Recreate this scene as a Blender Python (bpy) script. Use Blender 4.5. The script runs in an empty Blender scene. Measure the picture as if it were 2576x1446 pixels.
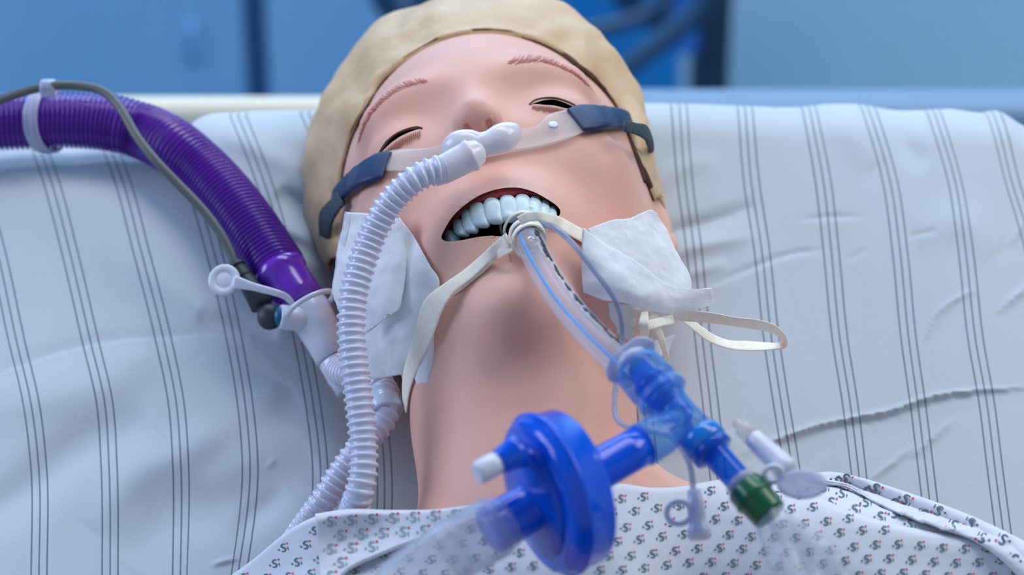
import bpy, bmesh, math, random
import numpy as np
from mathutils import Vector, Matrix, noise
from mathutils.bvhtree import BVHTree

random.seed(7)
SC = bpy.context.scene
COL = SC.collection
R = math.radians

# ---------------------------------------------------------------- camera
PITCH = R(25)
CAM = Vector((0, -0.92, 1.47))
RT = Vector((1, 0, 0)); UP = Vector((0, math.sin(PITCH), math.cos(PITCH))); FW = Vector((0, math.cos(PITCH), -math.sin(PITCH)))
FPX = 6000.0
cd = bpy.data.cameras.new('camera'); cam = bpy.data.objects.new('camera', cd); COL.objects.link(cam)
cam.location = CAM; cam.rotation_euler = (R(90) - PITCH, 0, 0)
cd.sensor_width = 36; cd.lens = FPX / 2576 * 36
cd.clip_start = 0.05; cd.clip_end = 50
cd.dof.use_dof = True; cd.dof.focus_distance = 0.985; cd.dof.aperture_fstop = 6.8
SC.camera = cam

# ---------------------------------------------------------------- world, lights, exposure
w = bpy.data.worlds.new('world'); SC.world = w; w.use_nodes = True
w.node_tree.nodes['Background'].inputs[0].default_value = (0.74, 0.84, 1.0, 1)
w.node_tree.nodes['Background'].inputs[1].default_value = 0.20
def area(name, loc, target, sx, sy, power, col):
    l = bpy.data.lights.new(name, 'AREA'); l.shape = 'RECTANGLE'; l.size = sx; l.size_y = sy; l.energy = power; l.color = col
    o = bpy.data.objects.new(name, l); COL.objects.link(o); o.location = loc
    o.rotation_euler = (Vector(target) - Vector(loc)).to_track_quat('-Z', 'Y').to_euler(); return o
area('ceiling_light', (0.1, 0.22, 2.8), (0.0, 0.05, 1.0), 1.8, 1.1, 15.5, (0.98, 0.98, 1.0))
area('left_fill_light', (-2.2, 0.05, 1.9), (0.0, 0.1, 1.0), 1.4, 1.2, 15, (0.70, 0.78, 1.0))  # cool fill lamp added on the left; no window is built
area('room_light', (1.5, 0.1, 2.6), (0.1, 0.0, 1.0), 1.2, 1.2, 11, (1.0, 0.97, 0.93))
area('cabinet_light', (0.0, 1.9, 2.65), (0.0, 3.0, 0.9), 2.4, 0.3, 50, (0.8, 0.9, 1.0))
vs = SC.view_settings; vs.view_transform = 'Standard'; vs.look = 'None'; vs.exposure = 0.98; vs.gamma = 1.0; vs.use_curve_mapping = False

# ---------------------------------------------------------------- helpers
def PX(x, y, d):
    return CAM + FW * d + RT * ((x - 1288) / FPX * d) + UP * ((723 - y) / FPX * d)
def ray(x, y):
    return (FW + RT * ((x - 1288) / FPX) + UP * ((723 - y) / FPX)).normalized()
def proj(p):
    v = Vector(p) - CAM; d = v.dot(FW); return (1288 + v.dot(RT) / d * FPX, 723 - v.dot(UP) / d * FPX, d)

def srgb(r, g, b, a=1.0):
    f = lambda c: ((c / 255 + 0.055) / 1.055) ** 2.4 if c / 255 > 0.04045 else c / 255 / 12.92
    return (f(r), f(g), f(b), a)

def mat(name, col, rough=0.5, **kw):
    m = bpy.data.materials.new(name); m.use_nodes = True
    b = m.node_tree.nodes['Principled BSDF']
    b.inputs['Base Color'].default_value = col; b.inputs['Roughness'].default_value = rough
    for k, v in kw.items():
        b.inputs[k.replace('_', ' ')].default_value = v
    return m
def nodes(m): return m.node_tree.nodes, m.node_tree.links, m.node_tree.nodes['Principled BSDF']
def add_noise(m, scale, c0, c1, lo=0.35, hi=0.65, detail=4, bump=0, bscale=None, bdist=0.001, coord='Object'):
    N, L, b = nodes(m)
    tc = N.new('ShaderNodeTexCoord'); n = N.new('ShaderNodeTexNoise'); n.inputs['Scale'].default_value = scale; n.inputs['Detail'].default_value = detail
    L.new(tc.outputs[coord], n.inputs['Vector'])
    if c0 is not None:
        r = N.new('ShaderNodeValToRGB'); r.color_ramp.elements[0].position = lo; r.color_ramp.elements[1].position = hi
        r.color_ramp.elements[0].color = c0; r.color_ramp.elements[1].color = c1
        L.new(n.outputs['Fac'], r.inputs['Fac']); L.new(r.outputs['Color'], b.inputs['Base Color'])
    if bump:
        n2 = N.new('ShaderNodeTexNoise'); n2.inputs['Scale'].default_value = bscale or scale; n2.inputs['Detail'].default_value = 3
        L.new(tc.outputs[coord], n2.inputs['Vector'])
        bp = N.new('ShaderNodeBump'); bp.inputs['Strength'].default_value = bump; bp.inputs['Distance'].default_value = bdist
        L.new(n2.outputs['Fac'], bp.inputs['Height']); L.new(bp.outputs['Normal'], b.inputs['Normal'])
    return m

def tag(o, label=None, cat=None, group=None, kind=None):
    if label: o['label'] = label
    if cat: o['category'] = cat
    if group: o['group'] = group
    if kind: o['kind'] = kind
    return o
def empty(name, loc, label=None, cat=None, group=None):
    o = bpy.data.objects.new(name, None); COL.objects.link(o); o.location = loc; o.empty_display_size = 0.01
    return tag(o, label, cat, group)

def obj(name, V, F, mats, parent=None, smooth=True, mi=None, uv=None, sharp=None, label=None):
    """verts in world coordinates -> one mesh object, origin at its bounding-box middle (or the parent)"""
    V = np.asarray([tuple(v) for v in V] if not isinstance(V, np.ndarray) else V, dtype=float)
    org = (V.min(0) + V.max(0)) / 2
    if parent is None: org[2] = V[:, 2].min()
    me = bpy.data.meshes.new(name)
    me.from_pydata((V - org).tolist(), [], [list(map(int, f)) for f in F])
    if not isinstance(mats, (list, tuple)): mats = [mats]
    for m in mats: me.materials.append(m)
    if mi is not None: me.polygons.foreach_set('material_index', np.asarray(mi, dtype=np.int32))
    if smooth: me.polygons.foreach_set('use_smooth', [True] * len(me.polygons))
    if uv is not None:
        l = me.uv_layers.new(name='UVMap'); idx = np.empty(len(me.loops), dtype=np.int32); me.loops.foreach_get('vertex_index', idx)
        l.data.foreach_set('uv', np.asarray(uv, dtype=float)[idx].ravel())
    me.update()
    if sharp: me.set_sharp_from_angle(angle=R(sharp))
    o = bpy.data.objects.new(name, me); COL.objects.link(o)
    if parent is not None:
        root = parent; off = Vector((0, 0, 0))
        while root is not None: off += root.location; root = root.parent
        o.parent = parent; o.location = Vector(org) - off
    else: o.location = org
    if label: o['label'] = label
    return o

def cr(pts, n, closed=False):
    """Catmull-Rom through pts (Vectors or tuples), n samples, roughly even in arc length"""
    P = np.array([tuple(p) for p in pts], dtype=float); k = len(P)
    if closed: Q = np.vstack([P[-1:], P, P[:2]]); segs = k
    else: Q = np.vstack([2 * P[:1] - P[1:2], P, 2 * P[-1:] - P[-2:-1]]); segs = k - 1
    out = []
    for i in range(segs):
        p0, p1, p2, p3 = Q[i:i + 4]
        for t in np.linspace(0, 1, 24, endpoint=False):
            out.append(0.5 * ((2 * p1) + (-p0 + p2) * t + (2 * p0 - 5 * p1 + 4 * p2 - p3) * t ** 2 + (-p0 + 3 * p1 - 3 * p2 + p3) * t ** 3))
    out.append(P[0] if closed else P[-1]); out = np.array(out)
    dim = min(3, out.shape[1])
    s = np.r_[0, np.cumsum(np.linalg.norm(np.diff(out[:, :dim], axis=0), axis=1))]
    t = np.linspace(0, s[-1], n + (1 if closed else 0))
    r = np.stack([np.interp(t, s, out[:, j]) for j in range(out.shape[1])], 1)
    return r[:-1] if closed else r
def plen(P): return float(np.linalg.norm(np.diff(P, axis=0), axis=1).sum())

def frames(P, up=None):
    n = len(P); T = np.gradient(P, axis=0); T /= np.linalg.norm(T, axis=1)[:, None] + 1e-12
    u = np.array(tuple(up)) if up is not None else np.array([0, 0, 1.0])
    if abs(T[0] @ u) > 0.95: u = np.array([1.0, 0, 0])
    A = []; a = u - T[0] * (T[0] @ u); a /= np.linalg.norm(a)
    for i in range(n):
        a = a - T[i] * (T[i] @ a); a /= np.linalg.norm(a); A.append(a)
    A = np.array(A); B = np.cross(T, A)
    return T, A, B

def sweep(C, A, B, seg=24, e=1.0, cap=True, closed=False):
    """superellipse sections: centre C, half vectors A and B (already scaled)"""
    th = np.linspace(0, 2 * np.pi, seg, endpoint=False)
    c = np.sign(np.cos(th)) * np.abs(np.cos(th)) ** e; s = np.sign(np.sin(th)) * np.abs(np.sin(th)) ** e
    V = (C[:, None, :] + A[:, None, :] * c[None, :, None] + B[:, None, :] * s[None, :, None]).reshape(-1, 3)
    n = len(C); F = []
    for i in range(n if closed else n - 1):
        for j in range(seg):
            a = i * seg + j; b = i * seg + (j + 1) % seg; i2 = (i + 1) % n
            F.append((a, b, i2 * seg + (j + 1) % seg, i2 * seg + j))
    if cap and not closed:
        F.append(tuple(range(seg))[::-1]); F.append(tuple((n - 1) * seg + j for j in range(seg)))
    return V, F
def tube(P, r, seg=24, cap=True, closed=False, up=None):
    P = np.asarray([tuple(p) for p in P]); T, A, B = frames(P, up); r = np.broadcast_to(np.asarray(r, dtype=float), (len(P),))
    return sweep(P, A * r[:, None], B * r[:, None], seg, 1.0, cap, closed)
def lathe(P, Q, prof, seg=40):
    """profile [(t metres along PQ direction from P, radius)]"""
    P = np.array(tuple(P)); Q = np.array(tuple(Q)); d = (Q - P) / np.linalg.norm(Q - P)
    u = np.array([0, 0, 1.0]) if abs(d[2]) < 0.9 else np.array([1.0, 0, 0])
    a = np.cross(d, u); a /= np.linalg.norm(a); b = np.cross(d, a)
    th = np.linspace(0, 2 * np.pi, seg, endpoint=False); V = []; F = []
    for t, r in prof:
        for h in th: V.append(P + d * t + (a * math.cos(h) + b * math.sin(h)) * max(r, 1e-5))
    for i in range(len(prof) - 1):
        for j in range(seg):
            F.append((i * seg + j, i * seg + (j + 1) % seg, (i + 1) * seg + (j + 1) % seg, (i + 1) * seg + j))
    F.append(tuple(range(seg))[::-1]); F.append(tuple((len(prof) - 1) * seg + j for j in range(seg)))
    return np.array(V), F
def merge(*vf):
    V = []; F = []; k = 0
    for v, f in vf:
        V.append(np.asarray([tuple(x) for x in v])); F += [tuple(i + k for i in q) for q in f]; k += len(v)
    return np.vstack(V), F
def box(c, h, ax=None):
    c = np.array(tuple(c)); ax = np.eye(3) if ax is None else ax
    V = [c + ax[0] * h[0] * sx + ax[1] * h[1] * sy + ax[2] * h[2] * sz for sx in (-1, 1) for sy in (-1, 1) for sz in (-1, 1)]
    return np.array(V), [(0, 1, 3, 2), (4, 6, 7, 5), (0, 4, 5, 1), (2, 3, 7, 6), (0, 2, 6, 4), (1, 5, 7, 3)]
def bicubic(G, nu, nv):
    """control grid (rows, cols, 3) -> smooth (nv, nu, 3)"""
    G = np.array([[tuple(p) for p in r] for r in G], dtype=float)
    def interp(A, n):
        k = len(A); Q = np.concatenate([2 * A[:1] - A[1:2], A, 2 * A[-1:] - A[-2:-1]])
        t = np.linspace(0, k - 1, n); i = np.minimum(t.astype(int), k - 2); f = (t - i).reshape((-1,) + (1,) * (A.ndim - 1))
        p0, p1, p2, p3 = Q[i], Q[i + 1], Q[i + 2], Q[i + 3]
        return 0.5 * ((2 * p1) + (-p0 + p2) * f + (2 * p0 - 5 * p1 + 4 * p2 - p3) * f ** 2 + (-p0 + 3 * p1 - 3 * p2 + p3) * f ** 3)
    return np.swapaxes(interp(np.swapaxes(interp(G, nv), 0, 1), nu), 0, 1)
def gridnormals(S):
    du = np.gradient(S, axis=1); dv = np.gradient(S, axis=0); n = np.cross(du, dv); n /= np.linalg.norm(n, axis=2)[:, :, None] + 1e-12
    v = S - np.array(tuple(CAM)); s = np.sign((n * v).sum(2)); s = np.where(s == 0, 1, s)
    m = np.sign(s.mean()) or 1
    return -n * m
def sheet(S, thick, uvs=None):
    """grid surface (nv, nu, 3) given a thickness behind it, closed all round"""
    nv, nu = S.shape[:2]; N = gridnormals(S); K = S - N * thick
    V = np.vstack([S.reshape(-1, 3), K.reshape(-1, 3)]); o = nu * nv; F = []
    for i in range(nv - 1):
        for j in range(nu - 1):
            a = i * nu + j; F.append((a, a + 1, a + nu + 1, a + nu)); F.append((o + a, o + a + nu, o + a + nu + 1, o + a + 1))
    loop = [(0, j) for j in range(nu)] + [(i, nu - 1) for i in range(1, nv)] + [(nv - 1, j) for j in range(nu - 2, -1, -1)] + [(i, 0) for i in range(nv - 2, 0, -1)]
    loop = [i * nu + j for i, j in loop]
    for a, b in zip(loop, loop[1:] + loop[:1]): F.append((b, a, o + a, o + b))
    U, W = np.meshgrid(np.linspace(0, 1, nu), np.linspace(0, 1, nv)); uv = np.stack([U.ravel(), W.ravel()], 1) if uvs is None else uvs.reshape(-1, 2)
    return V, F, np.vstack([uv, uv])

# ---------------------------------------------------------------- head frame (millimetres, z out of the face, y to the crown)
TILT = R(48); ROLL = R(12)
H0 = PX(1200, 303, 1.03)
def camv(x, y, z): return RT * x + UP * y - FW * z
HX = camv(math.cos(ROLL), math.sin(ROLL), 0)
HY = camv(-math.sin(ROLL) * math.cos(TILT), math.cos(ROLL) * math.cos(TILT), -math.sin(TILT))
HZ = camv(-math.sin(ROLL) * math.sin(TILT), math.cos(ROLL) * math.sin(TILT), math.cos(TILT))
HM = np.array([tuple(HX), tuple(HY), tuple(HZ)])
def H(x, y, z): return H0 + (HX * x + HY * y + HZ * z) * 0.001
def toH(p):
    v = (Vector(p) - H0) * 1000; return (v.dot(HX), v.dot(HY), v.dot(HZ))
def RZ(px, py, z):
    """ray through a pixel met with the head-frame plane at height z"""
    d = ray(px, py); t = (H0 + HZ * (z * 0.001) - CAM).dot(HZ) / d.dot(HZ); return CAM + d * t
BY = camv(0, 0.819, -0.574); BZ = camv(0, 0.574, 0.819)      # torso frame: towards the head, out of the chest
# ---------------------------------------------------------------- materials
M = {}
M['skin'] = mat('mannequin_skin', srgb(226, 180, 166), 0.42, Subsurface_Weight=0.2, Subsurface_Scale=0.008)
M['skin'].node_tree.nodes['Principled BSDF'].inputs['Subsurface Radius'].default_value = (1.0, 0.45, 0.3)
add_noise(M['skin'], 14, srgb(232, 175, 158), srgb(232, 184, 168), 0.3, 0.7, 3, 0.12, 2200, 0.0002)
M['skin'].node_tree.nodes['Principled BSDF'].inputs['Specular IOR Level'].default_value = 0.18
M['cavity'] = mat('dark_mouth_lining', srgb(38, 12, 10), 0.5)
M['black'] = mat('black_gap', srgb(14, 8, 8), 0.7)
M['seam'] = mat('brown_mask_seam', srgb(72, 34, 22), 0.7)
M['cap'] = mat('beige_rubber_cap', srgb(214, 190, 160), 0.48, Subsurface_Weight=0.1, Subsurface_Scale=0.004)
add_noise(M['cap'], 45, srgb(206, 172, 128), srgb(218, 188, 150), 0.3, 0.7, 5, 0.35, 260, 0.0012)
M['brow'] = mat('painted_brow', srgb(184, 100, 82), 0.5)
M['lash'] = mat('painted_lash', srgb(142, 76, 56), 0.5)
M['lidline'] = mat('brown_lid_edge', srgb(96, 46, 30), 0.5)
M['tooth'] = mat('tooth_enamel', srgb(206, 226, 232), 0.25, Subsurface_Weight=0.1, Subsurface_Scale=0.002)
M['gum'] = mat('red_gum', srgb(196, 70, 76), 0.3)

# ---------------------------------------------------------------- mannequin body as a signed distance field
def tohm(v):
    v = np.array(tuple(v)) - np.array(tuple(H0)); return HM @ v * 1000
def sell(P, c, r):
    q = (P - np.array(c, dtype=np.float32)); r = np.array(r, dtype=np.float32)
    k0 = np.sqrt(((q / r) ** 2).sum(-1)) + 1e-6; k1 = np.sqrt(((q / r ** 2) ** 2).sum(-1)) + 1e-9
    return k0 * (k0 - 1) / k1
def scap(P, a, b, ra, rb, flat=None):
    a = np.array(a, dtype=np.float32); b = np.array(b, dtype=np.float32); ba = b - a
    t = np.clip(((P - a) @ ba) / (ba @ ba), 0, 1)
    q = P - a - t[..., None] * ba
    if flat is not None:
        ax, s = flat; ax = np.array(ax, dtype=np.float32); k = (q @ ax); q = q + ax * (k * (1 / s - 1))[..., None]
    return np.sqrt((q ** 2).sum(-1)) - (ra + (rb - ra) * t)
def smin(a, b, k):
    h = np.clip(0.5 + 0.5 * (b - a) / k, 0, 1); return b + (a - b) * h - k * h * (1 - h)
def smax(a, b, k): return -smin(-a, -b, k)

nkf = H(2, -127, -27)                                 # throat just under the chin
NA = tohm(nkf - BZ * 0.043 - RT * 0.004); NB = tohm(nkf - BZ * 0.045 - BY * 0.090 + RT * 0.001)
NC = tohm(nkf - BZ * 0.050 + BY * 0.05 - RT * 0.004)
bz = tohm(H0 + BZ * 0.001); by = tohm(H0 + BY * 0.001); bx = tohm(H0 + RT * 0.001)
CH = NB - by * 105 - bz * 22                           # chest
def sdf(P):
    d = sell(P, (0, 18, -80), (72.5, 94, 90))                                  # skull
    d = smin(d, sell(P, (0, -30, -53), (65, 72, 58)), 14)                     # mid face
    d = smin(d, sell(P, (0, -86, -47), (50, 40, 47)), 16)                     # jaw
    d = smin(d, sell(P, (0, -114, -13), (16, 13, 18)), 16)                    # chin
    for s in (-1, 1):
        d = smin(d, sell(P, (s * 40, -26, -22), (18, 19, 20)), 14)            # cheekbone
        d = smin(d, sell(P, (s * 28, 22, -9), (22, 11, 14)), 14)              # brow ridge
        d = smax(d, -sell(P, (s * 24, 4, 16), (17, 12, 11)), 12)               # orbit
        d = smin(d, sell(P, (s * 33.5, 0, -10), (15.5, 12.5, 12)), 7)      # lid over the eyeball
    d = smin(d, sell(P, (0, -64, -14), (34, 30, 25)), 9)                     # muzzle
    d = smin(d, scap(P, (0, 4, 0), (0, -17, 16), 4.8, 5.2), 14)               # nose bridge
    d = smin(d, sell(P, (0, -19.5, 20), (6.0, 6.0, 6.4)), 6)                    # nose tip
    for s in (-1, 1):
        d = smin(d, sell(P, (s * 6.2, -22.5, 14.5), (4.4, 5.0, 7)), 6)          # wing
        d = smax(d, -sell(P, (s * 4.7, -28, 17.5), (1.7, 4.2, 2.8)), 1.0)     # nostril
        for yy, zz, ry, rz_ in ((-6, -76, 15, 9), (-24, -72, 7, 6)):
            d = smin(d, sell(P, (s * 68, yy, zz), (8, ry, rz_)), 6)           # ear
    d = smax(d, -sell(P, (s * 74, -30, -64), (4, 9, 5)), 3)
    nk = smin(scap(P, NC, NA, 50, 45.5), scap(P, NA, NB, 45.5, 43), 6)
    d = smin(d, nk, 13)
    tr = scap(P, NB + bx * 45 - bz * 12 + by * 36, NB + bx * 200 + by * 0 - bz * 20, 31, 31)      # right-hand trapezius and shoulder
    tl = scap(P, NB - bx * 30 - bz * 10 + by * 10, NB - bx * 98 - by * 34 - bz * 14, 30, 31)
    d = smin(d, tr, 26); d = smin(d, tl, 22)
    q = P - CH; l = np.stack([q @ bx / 150, q @ by / 95, q @ bz / 62], -1)
    k0 = np.sqrt((l ** 2).sum(-1)); d = smin(d, (k0 - 1) * 62, 24)            # chest
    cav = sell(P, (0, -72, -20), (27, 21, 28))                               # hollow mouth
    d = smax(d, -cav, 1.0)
    return d

def surface_nets(lo, hi, h):
    ax = [np.arange(lo[i], hi[i], h, dtype=np.float32) for i in range(3)]
    n = [len(a) for a in ax]; D = np.empty(n, dtype=np.float32)
    Y, Z = np.meshgrid(ax[1], ax[2], indexing='ij')
    for i in range(0, n[0], 8):
        xs = ax[0][i:i + 8]; P = np.empty((len(xs),) + Y.shape + (3,), dtype=np.float32)
        P[..., 0] = xs[:, None, None]; P[..., 1] = Y; P[..., 2] = Z; D[i:i + 8] = sdf(P)
    D[0] = D[-1] = 1; D[:, 0] = D[:, -1] = 1; D[:, :, 0] = D[:, :, -1] = 1
    S = D < 0
    acc = np.zeros([k - 1 for k in n] + [3], dtype=np.float32); cnt = np.zeros([k - 1 for k in n], dtype=np.float32)
    offs = [(a, b, c) for a in (0, 1) for b in (0, 1) for c in (0, 1)]
    sl = lambda o: tuple(slice(o[i], n[i] - 1 + o[i]) for i in range(3))
    for o in offs:
        for k in range(3):
            if o[k] == 0:
                o2 = list(o); o2[k] = 1; A = D[sl(o)]; B = D[sl(o2)]; m = S[sl(o)] != S[sl(o2)]
                t = np.where(m, A / np.where(m, A - B, 1), 0); cnt += m
                for j in range(3):
                    acc[..., j] += np.where(m, (t if j == k else o[j]), 0)
    act = cnt > 0; idx = -np.ones(act.shape, dtype=np.int64); idx[act] = np.arange(act.sum())
    cell = np.argwhere(act); V = (cell + acc[act] / cnt[act][:, None]) * h + np.array(lo, dtype=np.float32)
    F = []
    for k in range(3):
        a, b = [(1, 2), (2, 0), (0, 1)][k]
        o2 = [0, 0, 0]; o2[k] = 1
        m = S[tuple(slice(0, n[i] - o2[i]) for i in range(3))] != S[tuple(slice(o2[i], n[i]) for i in range(3))]
        E = np.argwhere(m); E = E[(E[:, a] > 0) & (E[:, b] > 0) & (E[:, a] < n[a] - 1) & (E[:, b] < n[b] - 1)]
        ins = S[E[:, 0], E[:, 1], E[:, 2]]
        def g(da, db):
            Q = E.copy(); Q[:, a] += da; Q[:, b] += db; return idx[Q[:, 0], Q[:, 1], Q[:, 2]]
        q = np.stack([g(-1, -1), g(0, -1), g(0, 0), g(-1, 0)], 1)
        q[~ins] = q[~ins][:, ::-1]; F.append(q)
    F = np.vstack(F); F = F[(F >= 0).all(1)]
    for _ in range(2):                                                        # pull the vertices onto the true surface
        e = 0.4; d0 = sdf(V)
        G = np.stack([sdf(V + np.eye(3, dtype=np.float32)[i] * e) - sdf(V - np.eye(3, dtype=np.float32)[i] * e) for i in range(3)], 1) / (2 * e)
        st = np.clip(d0, -1, 1)[:, None] * G / ((G ** 2).sum(1)[:, None] + 1e-6); V = V - 0.9 * st
    return V, F

VH, FH = surface_nets((-165, -330, -190), (190, 106, 36), 1.7)
VW = np.array(tuple(H0)) + (VH @ HM) * 0.001

man = empty('medical_mannequin', H(0, -40, -120), 'pale pink medical training mannequin with closed eyes and open mouth lying on the striped pillow', 'mannequin')
ctr = VH[FH].mean(1)
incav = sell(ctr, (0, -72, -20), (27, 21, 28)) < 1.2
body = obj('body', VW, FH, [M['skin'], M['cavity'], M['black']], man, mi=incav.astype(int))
BV = BVHTree.FromPolygons([tuple(v) for v in VW], [tuple(map(int, f)) for f in FH[~incav]])
def hit(bvh, px, py):
    """where a sight line meets a surface; past its outline, the nearest point of the surface"""
    r = ray(px, py); h, n, i, d = bvh.ray_cast(CAM, r)
    if h is not None: return h, (n if n.dot(r) < 0 else -n)
    best = None
    for t in np.linspace(0.85, 1.2, 71):
        q = CAM + r * float(t); a = bvh.find_nearest(q)
        if best is None or a[3] < best[0]: best = (a[3], a[0], a[1], q)
    nn = best[3] - best[1]; return best[1], nn.normalized()
def S(px, py, off=0.0):
    """point where the sight line through a pixel meets the mannequin, lifted off the skin by off millimetres"""
    h, n = hit(BV, px, py); return h + n * (off * 0.001)
def SN(px, py): return hit(BV, px, py)[1]
def curveS(pts, n, off=0.0):
    C = cr(pts, n); return np.array([tuple(S(x, y, off)) for x, y in C[:, :2]])

# mouth opening and the two eye slits, cut clean through the skin
def cutter(pts, up_mm, down_mm, nsamp=90, scale_in=1.0):
    L = cr(pts, nsamp, closed=True); T = []
    for x, y in L[:, :2]:
        p = S(x, y); T.append(tuple(p))
    T = np.array(T); c = T.mean(0); hz = np.array(tuple(HZ))
    vr = np.array(tuple(ray(*np.mean(pts, axis=0)))); A = T - vr * up_mm * 0.001; B = T + vr * down_mm * 0.001; B = c + vr * down_mm * .001 + (B - (c + vr * down_mm * .001)) * scale_in
    n = len(T); V = np.vstack([A, B, [A.mean(0)], [B.mean(0)]]); F = [(i, (i + 1) % n, n + (i + 1) % n, n + i) for i in range(n)]
    F += [(i, 2 * n, (i + 1) % n) for i in range(n)] + [(n + i, n + (i + 1) % n, 2 * n + 1) for i in range(n)]
    return V, F, T
MOUTH = [(1113, 595), (1120, 578), (1139, 547), (1165, 521), (1204, 494), (1243, 479), (1282, 473), (1313, 475), (1344, 485), (1375, 502), (1398, 518), (1407, 532), (1401, 546), (1384, 559),
         (1344, 572), (1297, 585), (1262, 593), (1235, 592), (1204, 595), (1173, 601), (1150, 605), (1131, 606), (1118, 603)]
EYER = [(1336, 262), (1350, 257), (1368, 252), (1390, 250), (1412, 255), (1434, 264), (1452, 274), (1438, 274), (1420, 272), (1395, 266), (1370, 264), (1350, 262)]
EYEL = [(1061, 322), (1047, 322), (1025, 327), (1000, 338), (978, 355), (962, 375), (953, 390), (968, 374), (987, 357), (1008, 343), (1034, 331), (1052, 325)]
for nm, pts, u, dn, sc in (('m', MOUTH, 14, 15, 1.04), ('r', EYER, 5, 4, 1.0), ('l', EYEL, 5, 4, 1.0)):
    V, F, T = cutter(pts, u, dn, 110 if nm == 'm' else 50, sc)
    c = obj('cut', V, F, M['cavity'] if nm == 'm' else M['black'], None, smooth=False)
    bm = bmesh.new(); bm.from_mesh(c.data); bmesh.ops.recalc_face_normals(bm, faces=bm.faces); bm.to_mesh(c.data); bm.free()
    md = body.modifiers.new('b', 'BOOLEAN'); md.operation = 'DIFFERENCE'; md.object = c; md.solver = 'EXACT'; md.material_mode = 'TRANSFER'
    bpy.context.view_layer.update()
    me = bpy.data.meshes.new_from_object(body.evaluated_get(bpy.context.evaluated_depsgraph_get()))
    body.modifiers.clear(); body.data = me; bpy.data.objects.remove(c)
mc = np.array(toH(S(1262, 545))); co = np.empty(len(me.vertices) * 3); me.vertices.foreach_get('co', co); co = co.reshape(-1, 3) + np.array(tuple(H0 * 0 + body.matrix_world.translation))
hh = ((co - np.array(tuple(H0))) @ HM.T) * 1000; dx = hh[:, 0] - mc[0]; dy = (hh[:, 1] - mc[1]) * 1.6; uvv = np.stack([np.arctan2(dx, dy) * 24, np.where(hh[:, 2] > -20, np.hypot(dx, dy), 99)], 1)
me.uv_layers.new(name='mouth'); li = np.empty(len(me.loops), dtype=np.int32); me.loops.foreach_get('vertex_index', li); me.uv_layers['mouth'].data.foreach_set('uv', uvv[li].ravel())
N, L, b_ = nodes(M['skin']); uvn = N.new('ShaderNodeUVMap'); uvn.uv_map = 'mouth'; sx = N.new('ShaderNodeSeparateXYZ'); L.new(uvn.outputs[0], sx.inputs[0])
mpp = N.new('ShaderNodeMapping'); mpp.inputs['Scale'].default_value = (.45, .05, 1); L.new(uvn.outputs[0], mpp.inputs[0]); nz = N.new('ShaderNodeTexNoise'); nz.inputs['Scale'].default_value = 1.0; nz.inputs['Detail'].default_value = 1; L.new(mpp.outputs[0], nz.inputs['Vector'])
rp = N.new('ShaderNodeValToRGB'); e_ = rp.color_ramp.elements; e_[0].position = .36; e_[0].color = (0, 0, 0, 1); e_[1].position = .41; e_[1].color = (1, 1, 1, 1); q_ = e_.new(.50); q_.color = (0, 0, 0, 1)
m1 = N.new('ShaderNodeMath'); m1.operation = 'DIVIDE'; m1.inputs[1].default_value = 60; L.new(sx.outputs['Y'], m1.inputs[0]); L.new(m1.outputs[0], rp.inputs[0])
m2 = N.new('ShaderNodeMath'); m2.operation = 'ABSOLUTE'; L.new(sx.outputs['X'], m2.inputs[0]); mr = N.new('ShaderNodeMapRange'); mr.inputs['From Min'].default_value = 16; mr.inputs['From Max'].default_value = 34; mr.inputs['To Min'].default_value = 1; mr.inputs['To Max'].default_value = 0; L.new(m2.outputs[0], mr.inputs[0])
m3 = N.new('ShaderNodeMath'); m3.operation = 'MULTIPLY'; L.new(rp.outputs[0], m3.inputs[0]); L.new(mr.outputs[0], m3.inputs[1]); m4 = N.new('ShaderNodeMath'); m4.operation = 'MULTIPLY'; L.new(m3.outputs[0], m4.inputs[0]); L.new(nz.outputs['Fac'], m4.inputs[1])
bp = N.new('ShaderNodeBump'); bp.inputs['Strength'].default_value = .7; bp.inputs['Distance'].default_value = .0016; L.new(m4.outputs[0], bp.inputs['Height']); L.new(b_.inputs['Normal'].links[0].from_socket, bp.inputs['Normal']); L.new(bp.outputs[0], b_.inputs['Normal'])
me.name = 'body'; me.polygons.foreach_set('use_smooth', [True] * len(me.polygons)); me.set_sharp_from_angle(angle=R(50)); me.update()
# ---------------------------------------------------------------- beige scalp cap round the face
EDGE = [(872, 640), (862, 580), (852, 520), (850, 440), (856, 370), (872, 300), (898, 240), (935, 185), (985, 138), (1050, 100), (1130, 76), (1230, 65), (1310, 70), (1390, 92), (1455, 130),
        (1505, 180), (1545, 250), (1580, 340), (1605, 410), (1622, 462), (1640, 500)]
OUT = [(836, 670, -84), (806, 600, -78), (780, 520, -72), (767, 420, -64), (772, 335, -58), (795, 275, -52), (842, 208, -46), (880, 138, -40), (925, 88, -34), (1000, 36, -28), (1100, 0, -24),
       (1230, -18, -22), (1350, -14, -24), (1445, 36, -28), (1500, 92, -34), (1568, 172, -42), (1612, 245, -50), (1623, 330, -58), (1640, 420, -66), (1651, 470, -72), (1655, 505, -76)]
n = 150
E2 = cr(EDGE, n)[:, :2]; O2 = cr([(x, y, z * 4.0) for x, y, z in OUT], n); OZ = O2[:, 2] / 4
rows = []; pole = np.array(tuple(H(0, 22, -172))); hz = np.array(tuple(HZ)); mid0 = np.array(tuple(H(0, 0, -70)))
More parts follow.
